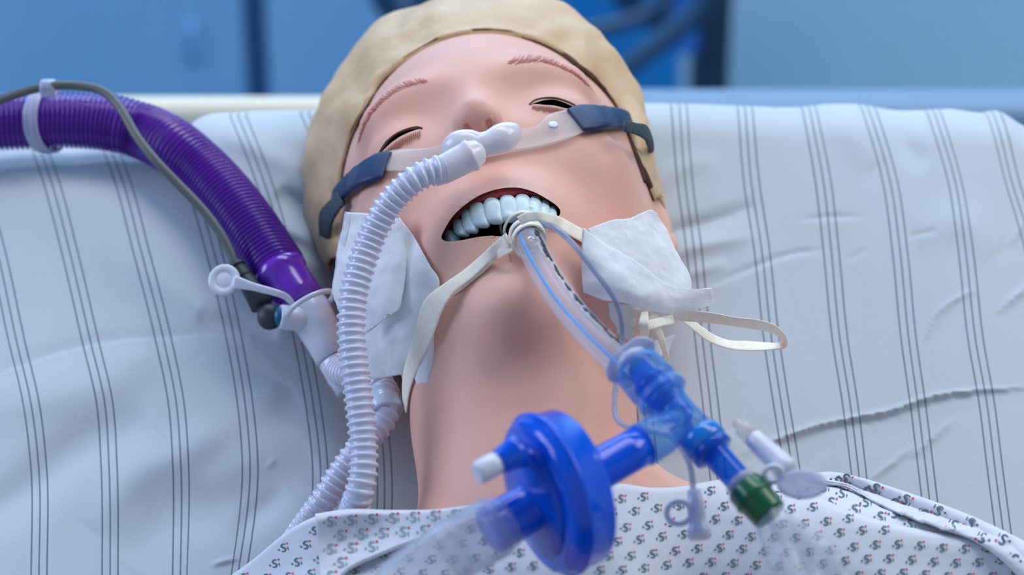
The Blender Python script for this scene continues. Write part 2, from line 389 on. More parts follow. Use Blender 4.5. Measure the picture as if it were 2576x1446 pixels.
for i in range(n):
    px, py = E2[i]
    p = S(px, py); nn = SN(px, py); e0 = np.array(tuple(p - nn * 0.0015)); e1 = np.array(tuple(p + nn * 0.0012)); o = np.array(tuple(RZ(O2[i][0], O2[i][1], OZ[i])))
    out = (o - e1); L = np.linalg.norm(out); out /= L
    e2 = e1 + out * min(0.0018, L * .2) + np.array(tuple(nn)) * 0.0006
    m = e1 * .55 + o * .45 + np.array(tuple(nn)) * 0.0022 + hz * 0.0008
    b1 = o - hz * 0.016 + (mid0 - o) * 0.02
    b2 = o * .55 + pole * .45 + (o - mid0) * 0.22 - hz * 0.010
    b3 = o * .2 + pole * .8 + (o - mid0) * 0.10
    rows.append([e0, e1, e2, m, o, b1, b2, b3, pole])
rows = np.array([[tuple(q) for q in r] for r in rows])
for _ in range(26): rows[1:-1] = (rows[:-2] + 2 * rows[1:-1] + rows[2:]) / 4
G = bicubic(rows, 66, n)
for i in range(n):
    for j in range(10, 60):
        q = G[i, j]; c = q - mid0; f = min(1, (j - 9) / 6)
        d = noise.noise(Vector(q * 42)) * 0.0036 + noise.noise(Vector(q * 100 + 9)) * 0.0016
        G[i, j] = q + c / np.linalg.norm(c) * d * f
V = G.reshape(-1, 3); F = []; mi = []
for i in range(n - 1):
    for j in range(65):
        a = i * 66 + j; F.append((a, a + 1, a + 67, a + 66)); mi.append(1 if j < (9 if .62 < i / n < .97 else 7) and (.08 < i / n < .36 or i / n > .60) else 0)
capo = obj('scalp_cap', V, F, [M['cap'], M['seam']], man, mi=mi, label='beige lumpy rubber cap round the face')
md = capo.modifiers.new('s', 'SOLIDIFY'); md.thickness = 0.0015; md.offset = -1
# seam line and the wider gap over the forehead
P = curveS([(852, 520), (850, 440), (856, 370), (872, 300), (898, 240)], 50, 0.5)
V1 = tube(P, 0.0005, 8)
P = curveS([(1310, 71), (1390, 93), (1455, 131), (1505, 181), (1545, 251), (1578, 340), (1603, 410), (1620, 460)], 90, 0.6)
V2 = tube(P, np.linspace(0.0003, 0.0009, 90), 8)
obj('mask_seam', *V1, M['seam'], man); obj('mask_seam', *V2, M['seam'], man, label='thin dark seam between face and cap')
A = cr([(1058, 99), (1120, 80), (1180, 70), (1232, 66)], 40); B = cr([(1058, 100), (1120, 87), (1180, 76), (1232, 66)], 40)
C = np.array([tuple(S(*((A[i] + B[i]) / 2)[:2], .9)) for i in range(40)]); W = np.array([tuple((S(*A[i][:2], .9) - S(*B[i][:2], .9)) / 2) for i in range(40)]) * 1.3
nn = np.array([tuple(SN(*A[i][:2]) * 0.0007) for i in range(40)])
V, F = sweep(C, W, nn, 8); obj('forehead_gap', V, F, M['black'], man, label='narrow black gap between forehead and cap')

# ---------------------------------------------------------------- painted brows, lid edges, lashes
def strokes(name, spec, width, off, m, label=None):
    parts = []
    for pts in spec:
        k = 8; C2 = cr(pts, k)[:, :2]; C = np.array([tuple(S(x, y, off)) for x, y in C2]); T = np.gradient(C, axis=0); T /= np.linalg.norm(T, axis=1)[:, None] + 1e-9
        N = np.array([tuple(SN(x, y)) for x, y in C2]); Wd = np.cross(T, N); t = np.linspace(0, 1, k); ww = width * np.clip(np.sin(np.pi * np.clip(t * 0.86 + 0.12, 0, 1)), .12, 1)
        parts.append(sweep(C, Wd * ww[:, None], N * 0.00009, 6))
    V, F = merge(*parts); return obj(name, V, F, m, man, label=label)
rnd = random.Random(3)
def brow(spine, width, lean):
    S2 = cr(spine, 130)[:, :2]; out = []
    for i in range(0, 118, 2):
        t = i / 130; wpx = np.interp(t, [0, .1, .45, 1], width); T = S2[min(i + 3, 129)] - S2[i]; T /= np.linalg.norm(T); Nn = np.array([T[1], -T[0]]) * lean
        for _ in range(1):
            o = rnd.uniform(-.15, .15); a = S2[i] - Nn * wpx * (.5 + o); b = S2[i] + T * wpx * rnd.uniform(.9, 1.5) + Nn * wpx * (.5 - o * .5)
            mdp = (a + b) / 2 + T * wpx * 0.15 - Nn * wpx * .05; out.append([tuple(a), tuple(mdp), tuple(b)])
    return out
def browfill(spine, width):
    S2 = cr(spine, 50)[:, :2]; C = np.array([tuple(S(x, y, .04)) for x, y in S2]); T = np.gradient(C, axis=0); T /= np.linalg.norm(T, axis=1)[:, None]
    N = np.array([tuple(SN(x, y)) for x, y in S2]); Wd = np.cross(T, N); t = np.linspace(0, 1, 50); ww = np.interp(t, [0, .04, .1, .45, 1], [.1, .7, 1, .8, .1]) * width
    return sweep(C, Wd * ww[:, None], N * 0.00004, 6)
M['brow_soft'] = mat('painted_brow_wash', srgb(214, 150, 132), 0.5)
for sp, wd, ln in (([(1275, 154), (1320, 148), (1370, 150), (1420, 170), (1460, 195), (1494, 231)], (17, 20, 13, 4), 1), ([(1076, 200), (1045, 206), (1000, 222), (955, 257), (920, 305), (894, 380)], (13, 17, 13, 4), -1)):
    lf = strokes('eyebrow', brow(sp, wd, ln), 0.00024, 0.12, M['brow'])
    V, F = browfill(sp, 0.0012); V = V; o = obj('eyebrow_wash', V, F, M['brow_soft'], lf)
def lashes(base, n, length, dirx):
    B2 = cr(base, n)[:, :2]; out = []
    for i, (x, y) in enumerate(B2):
        t = i / (n - 1); L = length * (0.75 + 0.35 * math.sin(math.pi * t) + rnd.uniform(-.12, .12)); dx = dirx[0] * (1 - t) + dirx[1] * t
        out.append([(x, y), (x + dx * L * .45, y + L * .55), (x + dx * L * .9 + rnd.uniform(-3, 3), y + L)])
    return out
def rim(pts, w0, off=0.2, close=False):
    C = curveS(pts, 50, off); return tube(C, np.interp(np.linspace(0, 1, 50), [0, .5, 1], [w0 * .6, w0, w0 * .5]), 8)
for up_, low, ldx, dot in (([(1333, 262), (1345, 253), (1365, 248), (1390, 247), (1415, 252), (1440, 262), (1462, 276)], [(1340, 266), (1370, 267), (1395, 270), (1425, 276), (1440, 279)], (0.15, .35), (1334, 262)),
                      ([(1061, 322), (1047, 320), (1025, 325), (1000, 336), (977, 353), (961, 373), (950, 394)], [(1056, 329), (1035, 336), (1010, 348), (985, 366), (962, 386), (953, 397)], (0.0, -.12), (1060, 323))):
    V, F = merge(rim(up_, 0.00052), lathe(S(*dot, -.2), S(*dot, 1), [(0, .0001), (.0001, .0007), (.0005, .0006), (.0007, .0001)], 12))
    lid = obj('eyelid_edge', V, F, M['lidline'], man)
    strokes('eyelashes', lashes(low, 25, 26 if dot[0] < 1200 else 17, ldx), 0.00028, 0.35, M['lash'])

# ---------------------------------------------------------------- gum and upper teeth inside the mouth
def arch(px, py, z0=10.0, cur=0.020, push=0.0):
    """sight line met with the curved dental arch standing parallel to the crown direction"""
    d = ray(px, py); o = CAM; oh = np.array(toH(o)); dh = np.array([d.dot(HX), d.dot(HY), d.dot(HZ)]) * 1000
    t = 0.9
    for _ in range(60):
        p = oh + dh * t; f = p[2] - (z0 - push - cur * (p[0] - 3) ** 2 + 0.0 * p[1]); t -= f / dh[2] * 0.7
    return np.array(tuple(CAM + d * t))
def norm(v): return v / np.linalg.norm(v)
TE = [  # centre x, top y, bottom y, width, slant of the vertical axis (px)
    (1125, 575, 612, 24, 8), (1149, 547, 588, 28, 9), (1172, 522, 578, 30, 10), (1198, 504, 562, 42, 9), (1237, 492, 550, 45, 8), (1279, 485, 544, 45, 6), (1317, 482, 540, 41, 3), (1349, 487, 545, 32, 1), (1374, 497, 552, 25, 0), (1394, 512, 560, 20, 0)]
gumc = []
gum_root = None
K = 1 / 6.44
gum_pts = [(1112, 588), (1125, 562), (1149, 536), (1174, 514), (1202, 500), (1238, 488), (1280, 481), (1317, 478), (1352, 485), (1380, 498), (1402, 516), (1412, 535)]
C = np.array([arch(x, y, z0=7.2) for x, y in cr(gum_pts, 60)[:, :2]]); hy = np.array(tuple(HY)); hx = np.array(tuple(HX))
T, A, B = frames(C, HY)
V, F = sweep(C + hy * 0.0012, np.tile(hy * 0.0043, (60, 1)), np.tile(hz * 0.0024, (60, 1)) + 0 * A, 14)
gum = obj('upper_gum', V, F, M['gum'], man)
for (cx, ty, by_, wd, sl) in TE:
    top = arch(cx - sl * .5, ty); bot = arch(cx + sl * .5, by_); lft = arch(cx - wd / 2, (ty + by_) / 2); rgt = arch(cx + wd / 2, (ty + by_) / 2)
    c = (top + bot) / 2; vy = (top - bot) / 2; vx = (rgt - lft) / 2; vn = norm(np.cross(vx, vy)); vn = vn if vn @ hz > 0 else -vn
    nu, nvv = 20, 22; V = []; F = []
    for i in range(nvv + 1):
        th = -math.pi / 2 + math.pi * i / nvv; s = math.copysign(abs(math.sin(th)) ** .75, math.sin(th)); co = abs(math.cos(th)) ** .45
        for j in range(nu):
            ph = 2 * math.pi * j / nu; a = math.copysign(abs(math.cos(ph)) ** .6, math.cos(ph)); b = math.copysign(abs(math.sin(ph)) ** .8, math.sin(ph))
            wx = (1.03 - 0.12 * max(0, s) ** 2) * (1 if s < 0 else co ** .35 if co > 0 else 0)
            V.append(c + vy * (s * 1.08 + .05) + vx * 1.1 * a * co * wx + vn * (b * co * 0.0026 - 0.0026 - 0.0006 * s))
    for i in range(nvv):
        for j in range(nu): F.append((i * nu + j, i * nu + (j + 1) % nu, (i + 1) * nu + (j + 1) % nu, (i + 1) * nu + j))
    obj('tooth', V, F, M['tooth'], gum)
# ---------------------------------------------------------------- pillow with its striped case
def stripes(base, name):
    m = mat(name, base, 0.85); N, L, b = nodes(m)
    b.inputs['Sheen Weight'].default_value = 0.15
    uvn = N.new('ShaderNodeUVMap'); sx = N.new('ShaderNodeSeparateXYZ'); L.new(uvn.outputs['UV'], sx.inputs['Vector'])
    fr = N.new('ShaderNodeMath'); fr.operation = 'FRACT'; ad = N.new('ShaderNodeMath'); ad.operation = 'ADD'; ad.inputs[1].default_value = 0.5; L.new(sx.outputs['X'], ad.inputs[0]); L.new(ad.outputs[0], fr.inputs[0])
    tot = None
    for c in (0.5 - 0.112, 0.5, 0.5 + 0.112):
        s = N.new('ShaderNodeMath'); s.operation = 'SUBTRACT'; s.inputs[1].default_value = c; L.new(fr.outputs[0], s.inputs[0])
        a = N.new('ShaderNodeMath'); a.operation = 'ABSOLUTE'; L.new(s.outputs[0], a.inputs[0])
        mr = N.new('ShaderNodeMapRange'); mr.inputs['From Min'].default_value = 0.007; mr.inputs['From Max'].default_value = 0.016; mr.inputs['To Min'].default_value = 1; mr.inputs['To Max'].default_value = 0; L.new(a.outputs[0], mr.inputs['Value'])
        if tot is None: tot = mr.outputs[0]
        else:
            x = N.new('ShaderNodeMath'); x.operation = 'MAXIMUM'; L.new(tot, x.inputs[0]); L.new(mr.outputs[0], x.inputs[1]); tot = x.outputs[0]
    # twisted thread: dashes along the stripe
    w_ = N.new('ShaderNodeTexWave'); w_.wave_type = 'BANDS'; w_.bands_direction = 'DIAGONAL'; w_.inputs['Scale'].default_value = 60; w_.inputs['Distortion'].default_value = 1.0
    mp = N.new('ShaderNodeMapping'); mp.inputs['Scale'].default_value = (6, 2.2, 1); L.new(uvn.outputs['UV'], mp.inputs['Vector']); L.new(mp.outputs[0], w_.inputs['Vector'])
    r = N.new('ShaderNodeMapRange'); r.inputs['To Min'].default_value = 0.55; r.inputs['To Max'].default_value = 1.0; L.new(w_.outputs['Fac'], r.inputs['Value'])
    mu = N.new('ShaderNodeMath'); mu.operation = 'MULTIPLY'; L.new(tot, mu.inputs[0]); L.new(r.outputs[0], mu.inputs[1])
    mx = N.new('ShaderNodeMixRGB'); mx.inputs['Color1'].default_value = base; mx.inputs['Color2'].default_value = srgb(52, 82, 98); L.new(mu.outputs[0], mx.inputs['Fac'])
    L.new(mx.outputs[0], b.inputs['Base Color'])
    nz = N.new('ShaderNodeTexNoise'); nz.inputs['Scale'].default_value = 700; nz.inputs['Detail'].default_value = 2
    mp2 = N.new('ShaderNodeMapping'); mp2.inputs['Scale'].default_value = (1, 4, 1); L.new(uvn.outputs['UV'], mp2.inputs['Vector'])
    tc = N.new('ShaderNodeTexCoord'); L.new(tc.outputs['Object'], nz.inputs['Vector'])
    bp = N.new('ShaderNodeBump'); bp.inputs['Strength'].default_value = 0.25; bp.inputs['Distance'].default_value = 0.0004; L.new(nz.outputs['Fac'], bp.inputs['Height']); L.new(bp.outputs[0], b.inputs['Normal'])
    return m
M['pillow'] = stripes(srgb(196, 208, 218), 'striped_cotton')

KX = [-3, 0, 1, 2, 3, 4, 5, 10, 11, 12, 13, 14, 15, 18]
YR = [240, 290, 460, 620, 860, 1010, 1170, 1460, 1620]
TX = {0: (-130, -108, -55, -10, 42, 77, 97, 98, 98), 1: (48, 68, 130, 172, 228, 263, 274, 277, 277), 2: (222, 243, 310, 352, 413, 443, 455, 454, 452), 3: (398, 420, 487, 535, 591, 616, 629, 596, 570),
      4: (576, 598, 665, 712, 760, 787, 806, 786, 770), 5: (756, 778, 845, 880, 925, 950, 966, 958, 950), 10: (1708, 1711, 1724, 1745, 1768, 1786, 1802, 1834, 1850), 11: (1872, 1876, 1890, 1915, 1942, 1965, 1992, 2022, 2040),
      12: (2030, 2040, 2072, 2090, 2114, 2138, 2158, 2188, 2205), 13: (2172, 2190, 2240, 2263, 2287, 2308, 2328, 2362, 2380), 14: (2336, 2353, 2404, 2428, 2455, 2482, 2502, 2540, 2560), 15: (2478, 2500, 2546, 2595, 2630, 2652, 2674, 2712, 2730)}
TX[-3] = tuple(a - 3 * 176 for a in TX[0]); TX[18] = tuple(a + 3 * 172 for a in TX[15])
TAB = np.array([TX[k] for k in KX], dtype=float)
def stripe_x(k, y):
    col = np.array([np.interp(y, YR, TAB[i]) for i in range(len(KX))]); return np.interp(k, KX, col)
def smooth_interp(x, xs, ys):
    """Catmull-Rom through (xs, ys)"""
    xs = np.array(xs, float); ys = np.array(ys, float); x = np.clip(x, xs[0], xs[-1]); i = np.clip(np.searchsorted(xs, x) - 1, 0, len(xs) - 2)
    m = np.gradient(ys, xs); h = xs[i + 1] - xs[i]; t = (x - xs[i]) / h
    return (2 * t ** 3 - 3 * t ** 2 + 1) * ys[i] + (t ** 3 - 2 * t ** 2 + t) * h * m[i] + (-2 * t ** 3 + 3 * t ** 2) * ys[i + 1] + (t ** 3 - t ** 2) * h * m[i + 1]
TOPX = [-700, -100, 0, 60, 130, 200, 330, 420, 500, 600, 780, 1000, 1640, 1800, 1900, 2000, 2110, 2180, 2250, 2320, 2400, 2480, 2520, 2560, 2700, 3200]
TOPY = [430, 378, 368, 366, 374, 366, 372, 345, 302, 291, 286, 280, 268, 272, 276, 279, 270, 272, 285, 286, 283, 292, 288, 318, 400, 560]
def segdist(X, Y, pts):
    """signed-ish distance to a polyline and the fade towards its ends"""
    best = np.full(X.shape, 1e9); sg = np.zeros(X.shape); fade = np.zeros(X.shape); P = cr(pts, 24)[:, :2]; n = len(P)
    for i in range(n - 1):
        a, b = P[i], P[i + 1]; d = b - a; L2 = d @ d; t = np.clip(((X - a[0]) * d[0] + (Y - a[1]) * d[1]) / L2, 0, 1)
        qx = X - a[0] - t * d[0]; qy = Y - a[1] - t * d[1]; D = np.hypot(qx, qy); m = D < best
        best = np.where(m, D, best); sg = np.where(m, np.sign(qx * d[1] - qy * d[0]), sg); fade = np.where(m, (i + t) / (n - 1), fade)
    return best, sg, np.sin(np.pi * np.clip(fade, 0.0, 1)) ** .6
CREASES = [  # polyline, height mm (+ towards the camera), width px, lower-side slump mm
    ([(1880, 1132), (2060, 1072), (2190, 1045), (2250, 1032), (2350, 998), (2450, 985), (2600, 975)], 2.2, 7, 2.5),
    ([(1860, 1150), (1960, 1108), (2080, 1068)], 1.0, 12, 1.0),
    ([(2180, 1216), (2240, 1170), (2300, 1122)], 1.6, 6, 0.8), ([(2290, 1155), (2340, 1110), (2400, 1055)], 1.6, 6, 0.8),
    ([(2330, 862), (2370, 780), (2450, 728)], 1.8, 6, 0.8), ([(2510, 790), (2560, 742), (2620, 700)], 2.0, 7, 0.8), ([(2540, 620), (2580, 560), (2620, 520)], 1.8, 6, 0.6),
    ([(1790, 720), (1900, 670), (1990, 640), (2070, 630)], -1.5, 8, -1.2), ([(2010, 556), (2080, 546), (2170, 546)], -1.0, 7, -.5), ([(2130, 660), (2180, 625)], -.8, 7, -.4), ([(2285, 597), (2360, 578)], -.9, 7, -.5),
    ([(1640, 615), (1700, 585), (1790, 560), (1900, 520)], -3.5, 22, -2.5), ([(1660, 660), (1740, 625), (1900, 590)], 2.0, 18, 0), ([(1700, 700), (1830, 660)], 1.8, 16, 0),
    ([(1655, 470), (1720, 420), (1800, 400)], 1.5, 26, 0), ([(1660, 1150), (1780, 1110), (1850, 1100)], 1.2, 16, .5),
    ([(-50, 960), (120, 900), (260, 865), (430, 850), (640, 835)], -1.2, 26, -1.6), ([(-60, 1030), (100, 1000), (260, 960), (400, 880)], 3.0, 60, 0),
    ([(-80, 1330), (60, 1240), (160, 1150), (270, 1090), (380, 1060)], -5, 55, 0), ([(330, 1420), (420, 1300), (560, 1270), (690, 1220), (800, 1170)], -5, 70, 0), ([(480, 1180), (600, 1090), (760, 1010)], -3.0, 50, 0),
    ([(230, 1330), (340, 1190), (480, 1130), (640, 1060), (700, 960)], 3.5, 50, 0), ([(530, 1424), (560, 1412), (600, 1404)], 1.6, 6, 0.3), ([(670, 1180), (685, 1160), (690, 1145)], .8, 5, 0),
    ([(590, 1360), (640, 1300), (720, 1240)], -3, 30, 0), ([(700, 480), (760, 520), (800, 560)], -7, 26, 0), ([(690, 560), (750, 590), (800, 620)], 4, 20, 0), ([(700, 640), (760, 655), (820, 690)], 3, 22, 0), ([(560, 330), (680, 390), (760, 430)], 2.5, 30, 0),
    ([(500, 790), (560, 810), (700, 830)], -4, 28, 0), ([(2250, 300), (2290, 380), (2330, 420)], -2, 30, 0), ([(2120, 285), (2150, 340), (2200, 420)], 2, 40, 0), ([(2300, 590), (2420, 560), (2500, 640)], 2, 50, 0)]
def pillow_depth(X, Y):
    d = 1.10 / (1 - .70 * (617 - Y) / 6000)
    d = d + 0.050 * np.exp(-((X - 1240) / 330) ** 2 - ((Y - 400) / 300) ** 2) + 0.085 * np.exp(-((X - 1245) / 290) ** 2 - ((Y - 800) / 290) ** 2)                 # hollow under the head
    d = d + 0.018 * np.exp(-((X - 1240) / 260) ** 2 - ((Y - 1000) / 400) ** 2)
    d = d + 0.020 * np.exp(-((X - 40) / 420) ** 2 - ((Y - 330) / 120) ** 2)                      # weight of the hose
    d = d + 0.020 * np.clip((X - 2350) / 400, 0, 2) ** 2 + 0.02 * np.clip((150 - X) / 500, 0, 2) ** 2
    for pts, a, wd, sl in CREASES:
        D, sg, f = segdist(X, Y, pts); d = d - a * .001 * np.exp(-(D / wd) ** 2) * f + sl * .001 * np.where(sg < 0, np.exp(-D / (wd * 7)), 0) * f
    return d
def build_pillow():
    nu, nv = 470, 270; ks = np.linspace(-3, 18, nu); vv = np.linspace(0, 1, nv) ** 1.0
    PXX = np.zeros((nv, nu)); PYY = np.zeros((nv, nu))
    xt = np.array([stripe_x(k, 290) for k in ks]); yt = np.array([smooth_interp(x, TOPX, TOPY) for x in xt])
    fine = np.linspace(240, 1640, 300); XT = np.zeros((300, nu))
    tabf = np.array([[smooth_interp(y, YR, TAB[i]) for y in fine] for i in range(len(KX))])
    for r in range(300): XT[r] = np.interp(ks, KX, tabf[:, r])
    for j in range(nu):
        y = yt[j] + vv * (1620 - yt[j]); PYY[:, j] = y; PXX[:, j] = np.interp(y, fine, XT[:, j])
    D = pillow_depth(PXX, PYY)
    edge = (1 - np.clip((PYY - yt[None, :]) / 90, 0, 1)); D = D + 0.012 * edge ** 3
    c = np.array(tuple(CAM)); f = np.array(tuple(FW)); rr = np.array(tuple(RT)); uu = np.array(tuple(UP))
    G = c + f * D[..., None] + rr * ((PXX - 1288) / FPX * D)[..., None] + uu * ((723 - PYY) / FPX * D)[..., None]
    back = []; top = G[0]                                                                    # the case rolls over the top edge and down behind
    for a in np.linspace(12, 170, 14):
        a = math.radians(a); back.append(top + np.array([0, math.sin(a) * 0.034, -(1 - math.cos(a)) * 0.040]))
    for z in (0.10, 0.13): back.append(top + np.array([0, 0.0 - (z - .1) * .6, -z]))
    G = np.vstack([np.array(back)[::-1], G]); nb = len(back)
    U = np.tile(ks, (nv + nb, 1)); W = np.linspace(-.1, 7, nv + nb)[:, None] * np.ones((1, nu))
    return G, np.stack([U, W], -1)
PG, PUV = build_pillow()
nv_, nu_ = PG.shape[:2]; F = [(i * nu_ + j, i * nu_ + j + 1, (i + 1) * nu_ + j + 1, (i + 1) * nu_ + j) for i in range(nv_ - 1) for j in range(nu_ - 1)]
pil = obj('pillow', PG.reshape(-1, 3), F, M['pillow'], None, uv=PUV.reshape(-1, 2))
tag(pil, 'large white pillow in a cotton case with thin dark triple stripes under the mannequin head', 'pillow')
PB = BVHTree.FromPolygons([tuple(v) for v in PG.reshape(-1, 3)], F)
def SP(px, py, off=0.0):
    h, n = hit(PB, px, py); return h + n * (off * 0.001)

# ---------------------------------------------------------------- bed, wall, cabinets and the blurred equipment behind
M['mattress'] = mat('blue_grey_mattress', srgb(104, 134, 164), 0.6)
M['pale_rail'] = mat('pale_bed_edge', srgb(228, 224, 204), 0.6)
M['cab'] = mat('blue_cabinet', srgb(104, 164, 214), 0.5); add_noise(M['cab'], 2.2, srgb(98, 158, 210), srgb(118, 172, 214), .3, .7, 2)
M['cabgap'] = mat('dark_blue_gap', srgb(66, 122, 178), 0.7)
M['deep'] = mat('deep_blue_board', srgb(0, 122, 196), 0.5)
M['wallr'] = mat('grey_blue_wall', srgb(132, 176, 204), 0.7); add_noise(M['wallr'], 1.5, srgb(120, 168, 200), srgb(150, 186, 206), .3, .7, 2)
M['navy'] = mat('navy_post', srgb(10, 50, 82), 0.5); M['polehighlight'] = mat('blue_highlight_metal', srgb(60, 150, 250), 0.25, Metallic=0.2)
M['darkhose'] = mat('dark_blue_hose', srgb(8, 60, 96), 0.5); M['floor'] = mat('grey_floor', srgb(120, 140, 160), 0.5)
def bx(name, c, h, m, parent=None, ax=None, bev=0.0, kind=None, label=None, cat=None):
    V, F = box(c, h, ax); o = obj(name, V, F, m, parent, smooth=False)
    if bev: md = o.modifiers.new('b', 'BEVEL'); md.width = bev; md.segments = 3
    return tag(o, label, cat, None, kind)
def W3(px, py, y):
    """sight line met with an upright plane at world y"""
    d = ray(px, py); return CAM + d * ((y - CAM.y) / d.y)
bx('wall_back', (0, 2.58, 1.4), (3.4, 0.05, 1.4), M['wallr'], kind='structure'); bx('floor', (0, 0.4, -0.03), (3.4, 2.6, 0.03), M['floor'], kind='structure')
bx('wall_left', (-3.4, .4, 1.4), (0.05, 2.2, 1.4), M['wallr'], kind='structure'); bx('ceiling', (0, .4, 2.83), (3.4, 2.6, .03), M['wallr'], kind='structure')
yb = 2.0
def xat(px, y=yb): return W3(px, 120, y).x
cabn = empty('storage_cabinet', (xat(300), yb, 0), 'tall pale blue cabinet with two flat doors blurred at the left behind the pillow', 'cabinet')
x0, xs, xe = xat(-420), xat(643), xat(975); zt = 1.3
bx('cabinet_body', ((x0 + xe) / 2, yb + 0.26, zt / 2), ((xe - x0) / 2 - .002, 0.235, zt / 2), M['cabgap'], cabn)
bx('cabinet_door', ((x0 + xs) / 2 - .003, yb, zt / 2 + .02), ((xs - x0) / 2 - .011, .012, zt / 2 - .02), M['cab'], cabn, bev=.002)
bx('cabinet_door', ((xs + xe) / 2 + .006, yb, zt / 2 + .02), ((xe - xs) / 2 - .011, .012, zt / 2 - .02), M['cab'], cabn, bev=.002)
hd = W3(490, 90, yb); V, F = tube([(hd.x, yb - .02, hd.z - .03), (hd.x, yb - .032, hd.z - .015), (hd.x, yb - .032, hd.z + .015), (hd.x, yb - .02, hd.z + .03)], .004, 10); obj('door_handle', V, F, mat('dull_blue_handle', srgb(78, 132, 186), .5), cabn)
brd = empty('equipment_board', (xat(1330), yb + .1, 0), 'deep blue upright board blurred behind the mannequin cap', 'board')
bx('panel', ((xat(985) + xat(1750)) / 2, yb + .1, .65), ((xat(1735) - xat(985)) / 2 - .01, .02, .65), M['deep'], brd); bx('foot', ((xat(985) + xat(1750)) / 2, yb + .1, .02), ((xat(1750) - xat(985)) / 2 - .02, .06, .02), M['navy'], brd)
post = empty('equipment_post', (xat(1790, 1.9), 1.9, 0), 'dark navy upright post with painted bright blue highlight strip right of the deep blue board', 'post')
bx('post_column', ((xat(1742, 1.9) + xat(1832, 1.9)) / 2, 1.9, .8), ((xat(1832, 1.9) - xat(1742, 1.9)) / 2, .03, .8), M['navy'], post, bev=.004)
pz = W3(1724, 125, 1.86).z
V, F = tube([(xat(1724, 1.86), 1.86, pz), (xat(1724, 1.86), 1.86, 1.5)], .017, 20); obj('post_highlight', V, F, M['polehighlight'], post)  # bright blue tube stands in for the light reflected on the metal post
V, F = lathe((xat(1790, 1.9), 1.9, 0), (xat(1790, 1.9), 1.9, 1), [(0, .09), (.02, .09), (.04, .04)], 30); obj('post_base', V, F, M['navy'], post)
for hi, (pts, r, lb) in enumerate((([(1560, -40), (1600, 20), (1670, 40), (1740, 10), (1760, -60)], .018, 'dark hose loop at the very top right of the mannequin cap'),
               ([(1400, 90), (1470, 80), (1560, 60), (1640, 30), (1700, -30)], .010, 'thin dark hose slanting up behind the right side of the cap'),
               ([(1530, 210), (1600, 150), (1680, 90), (1760, 20), (1800, -60)], .014, 'long dark hose slanting down beside the blue highlight strip'),
               ([(960, -60), (985, 10), (1040, 20), (1080, -30)], .02, 'dark hose end at the top left of the mannequin cap'))):
    P = cr([tuple(W3(x, y, yb - .06 - .07 * hi)) for i, (x, y) in enumerate(pts)], 50); V, F = tube(P, r, 14); tag(obj('hanging_hose', V, F, M['darkhose']), lb, 'hose', 'dark hoses hanging behind the head')
bed = empty('hospital_bed', (0, -.2, 0), 'hospital bed with raised blue grey mattress behind the striped pillow', 'bed')
bq = np.array([tuple(RT), tuple(BY), tuple(BZ)])
pc = PX(1288, 700, 1.10) - BZ * 0.16
bx('mattress', pc + BY * -.470 + BZ * -.03, (0.48, 0.56, 0.07), M['mattress'], bed, ax=bq, bev=.03)
bx('backrest_frame', pc + BY * -.470 + BZ * -.135, (0.46, 0.55, 0.02), M['navy'], bed, ax=bq, bev=.01)
hb = W3(560, 258, .55); bx('headboard', (-.31, .57, hb.z - .197), (.36, .012, .193), M['pale_rail'], bed, bev=.012, label='pale headboard end on the left')
hb = W3(1900, 248, .50); bx('bed_rail', (.33, .53, hb.z - .052), (.34, .025, .042), M['mattress'], bed, bev=.012, label='blue grey rail on the right')
bx('bed_frame', (0, -.35, .42), (.45, .95, .04), M['navy'], bed, bev=.01)
bx('headboard_support', (0, .57, .42), (.45, .02, .34), M['navy'], bed)
for sx in (-.4, .4):
    for sy in (-1.2, .5): bx('leg', (sx, sy, .19), (.025, .025, .19), M['navy'], bed)
# ---------------------------------------------------------------- plastics and cloths
M['white_tube'] = mat('white_ribbed_plastic', srgb(214, 218, 238), 0.22, Coat_Weight=0.4, Subsurface_Weight=0.25, Subsurface_Scale=0.003)
M['white_plastic'] = mat('white_plastic', srgb(218, 224, 240), 0.28, Coat_Weight=0.3, Subsurface_Weight=0.1, Subsurface_Scale=0.002)
M['silicone'] = mat('milky_silicone', srgb(228, 224, 232), 0.22, Coat_Weight=0.3, Subsurface_Weight=0.4, Subsurface_Scale=0.004)
M['purple'] = mat('glossy_purple_plastic', srgb(94, 34, 166), 0.2, Coat_Weight=0.6)
M['purple_cuff'] = mat('translucent_purple_cuff', srgb(112, 44, 190), 0.22, Coat_Weight=0.5, Subsurface_Weight=0.3, Subsurface_Scale=0.005)
M['navy_rubber'] = mat('navy_rubber', srgb(8, 40, 84), 0.5); add_noise(M['navy_rubber'], 60, srgb(6, 38, 80), srgb(12, 50, 96), .3, .7, 3)
M['strap'] = mat('dark_slate_strap', srgb(58, 78, 88), 0.9); add_noise(M['strap'], 900, srgb(44, 62, 72), srgb(72, 92, 100), .3, .7, 2, 0.5, 1500, .0003)
M['cable'] = mat('olive_grey_cable', srgb(92, 98, 98), 0.45); M['rubber'] = mat('dark_grey_rubber', srgb(48, 58, 64), 0.5); M['teal'] = mat('teal_blue_ring', srgb(16, 96, 134), 0.4)
M['darkprint'] = mat('dark_printed_marks', srgb(26, 30, 38), 0.6)
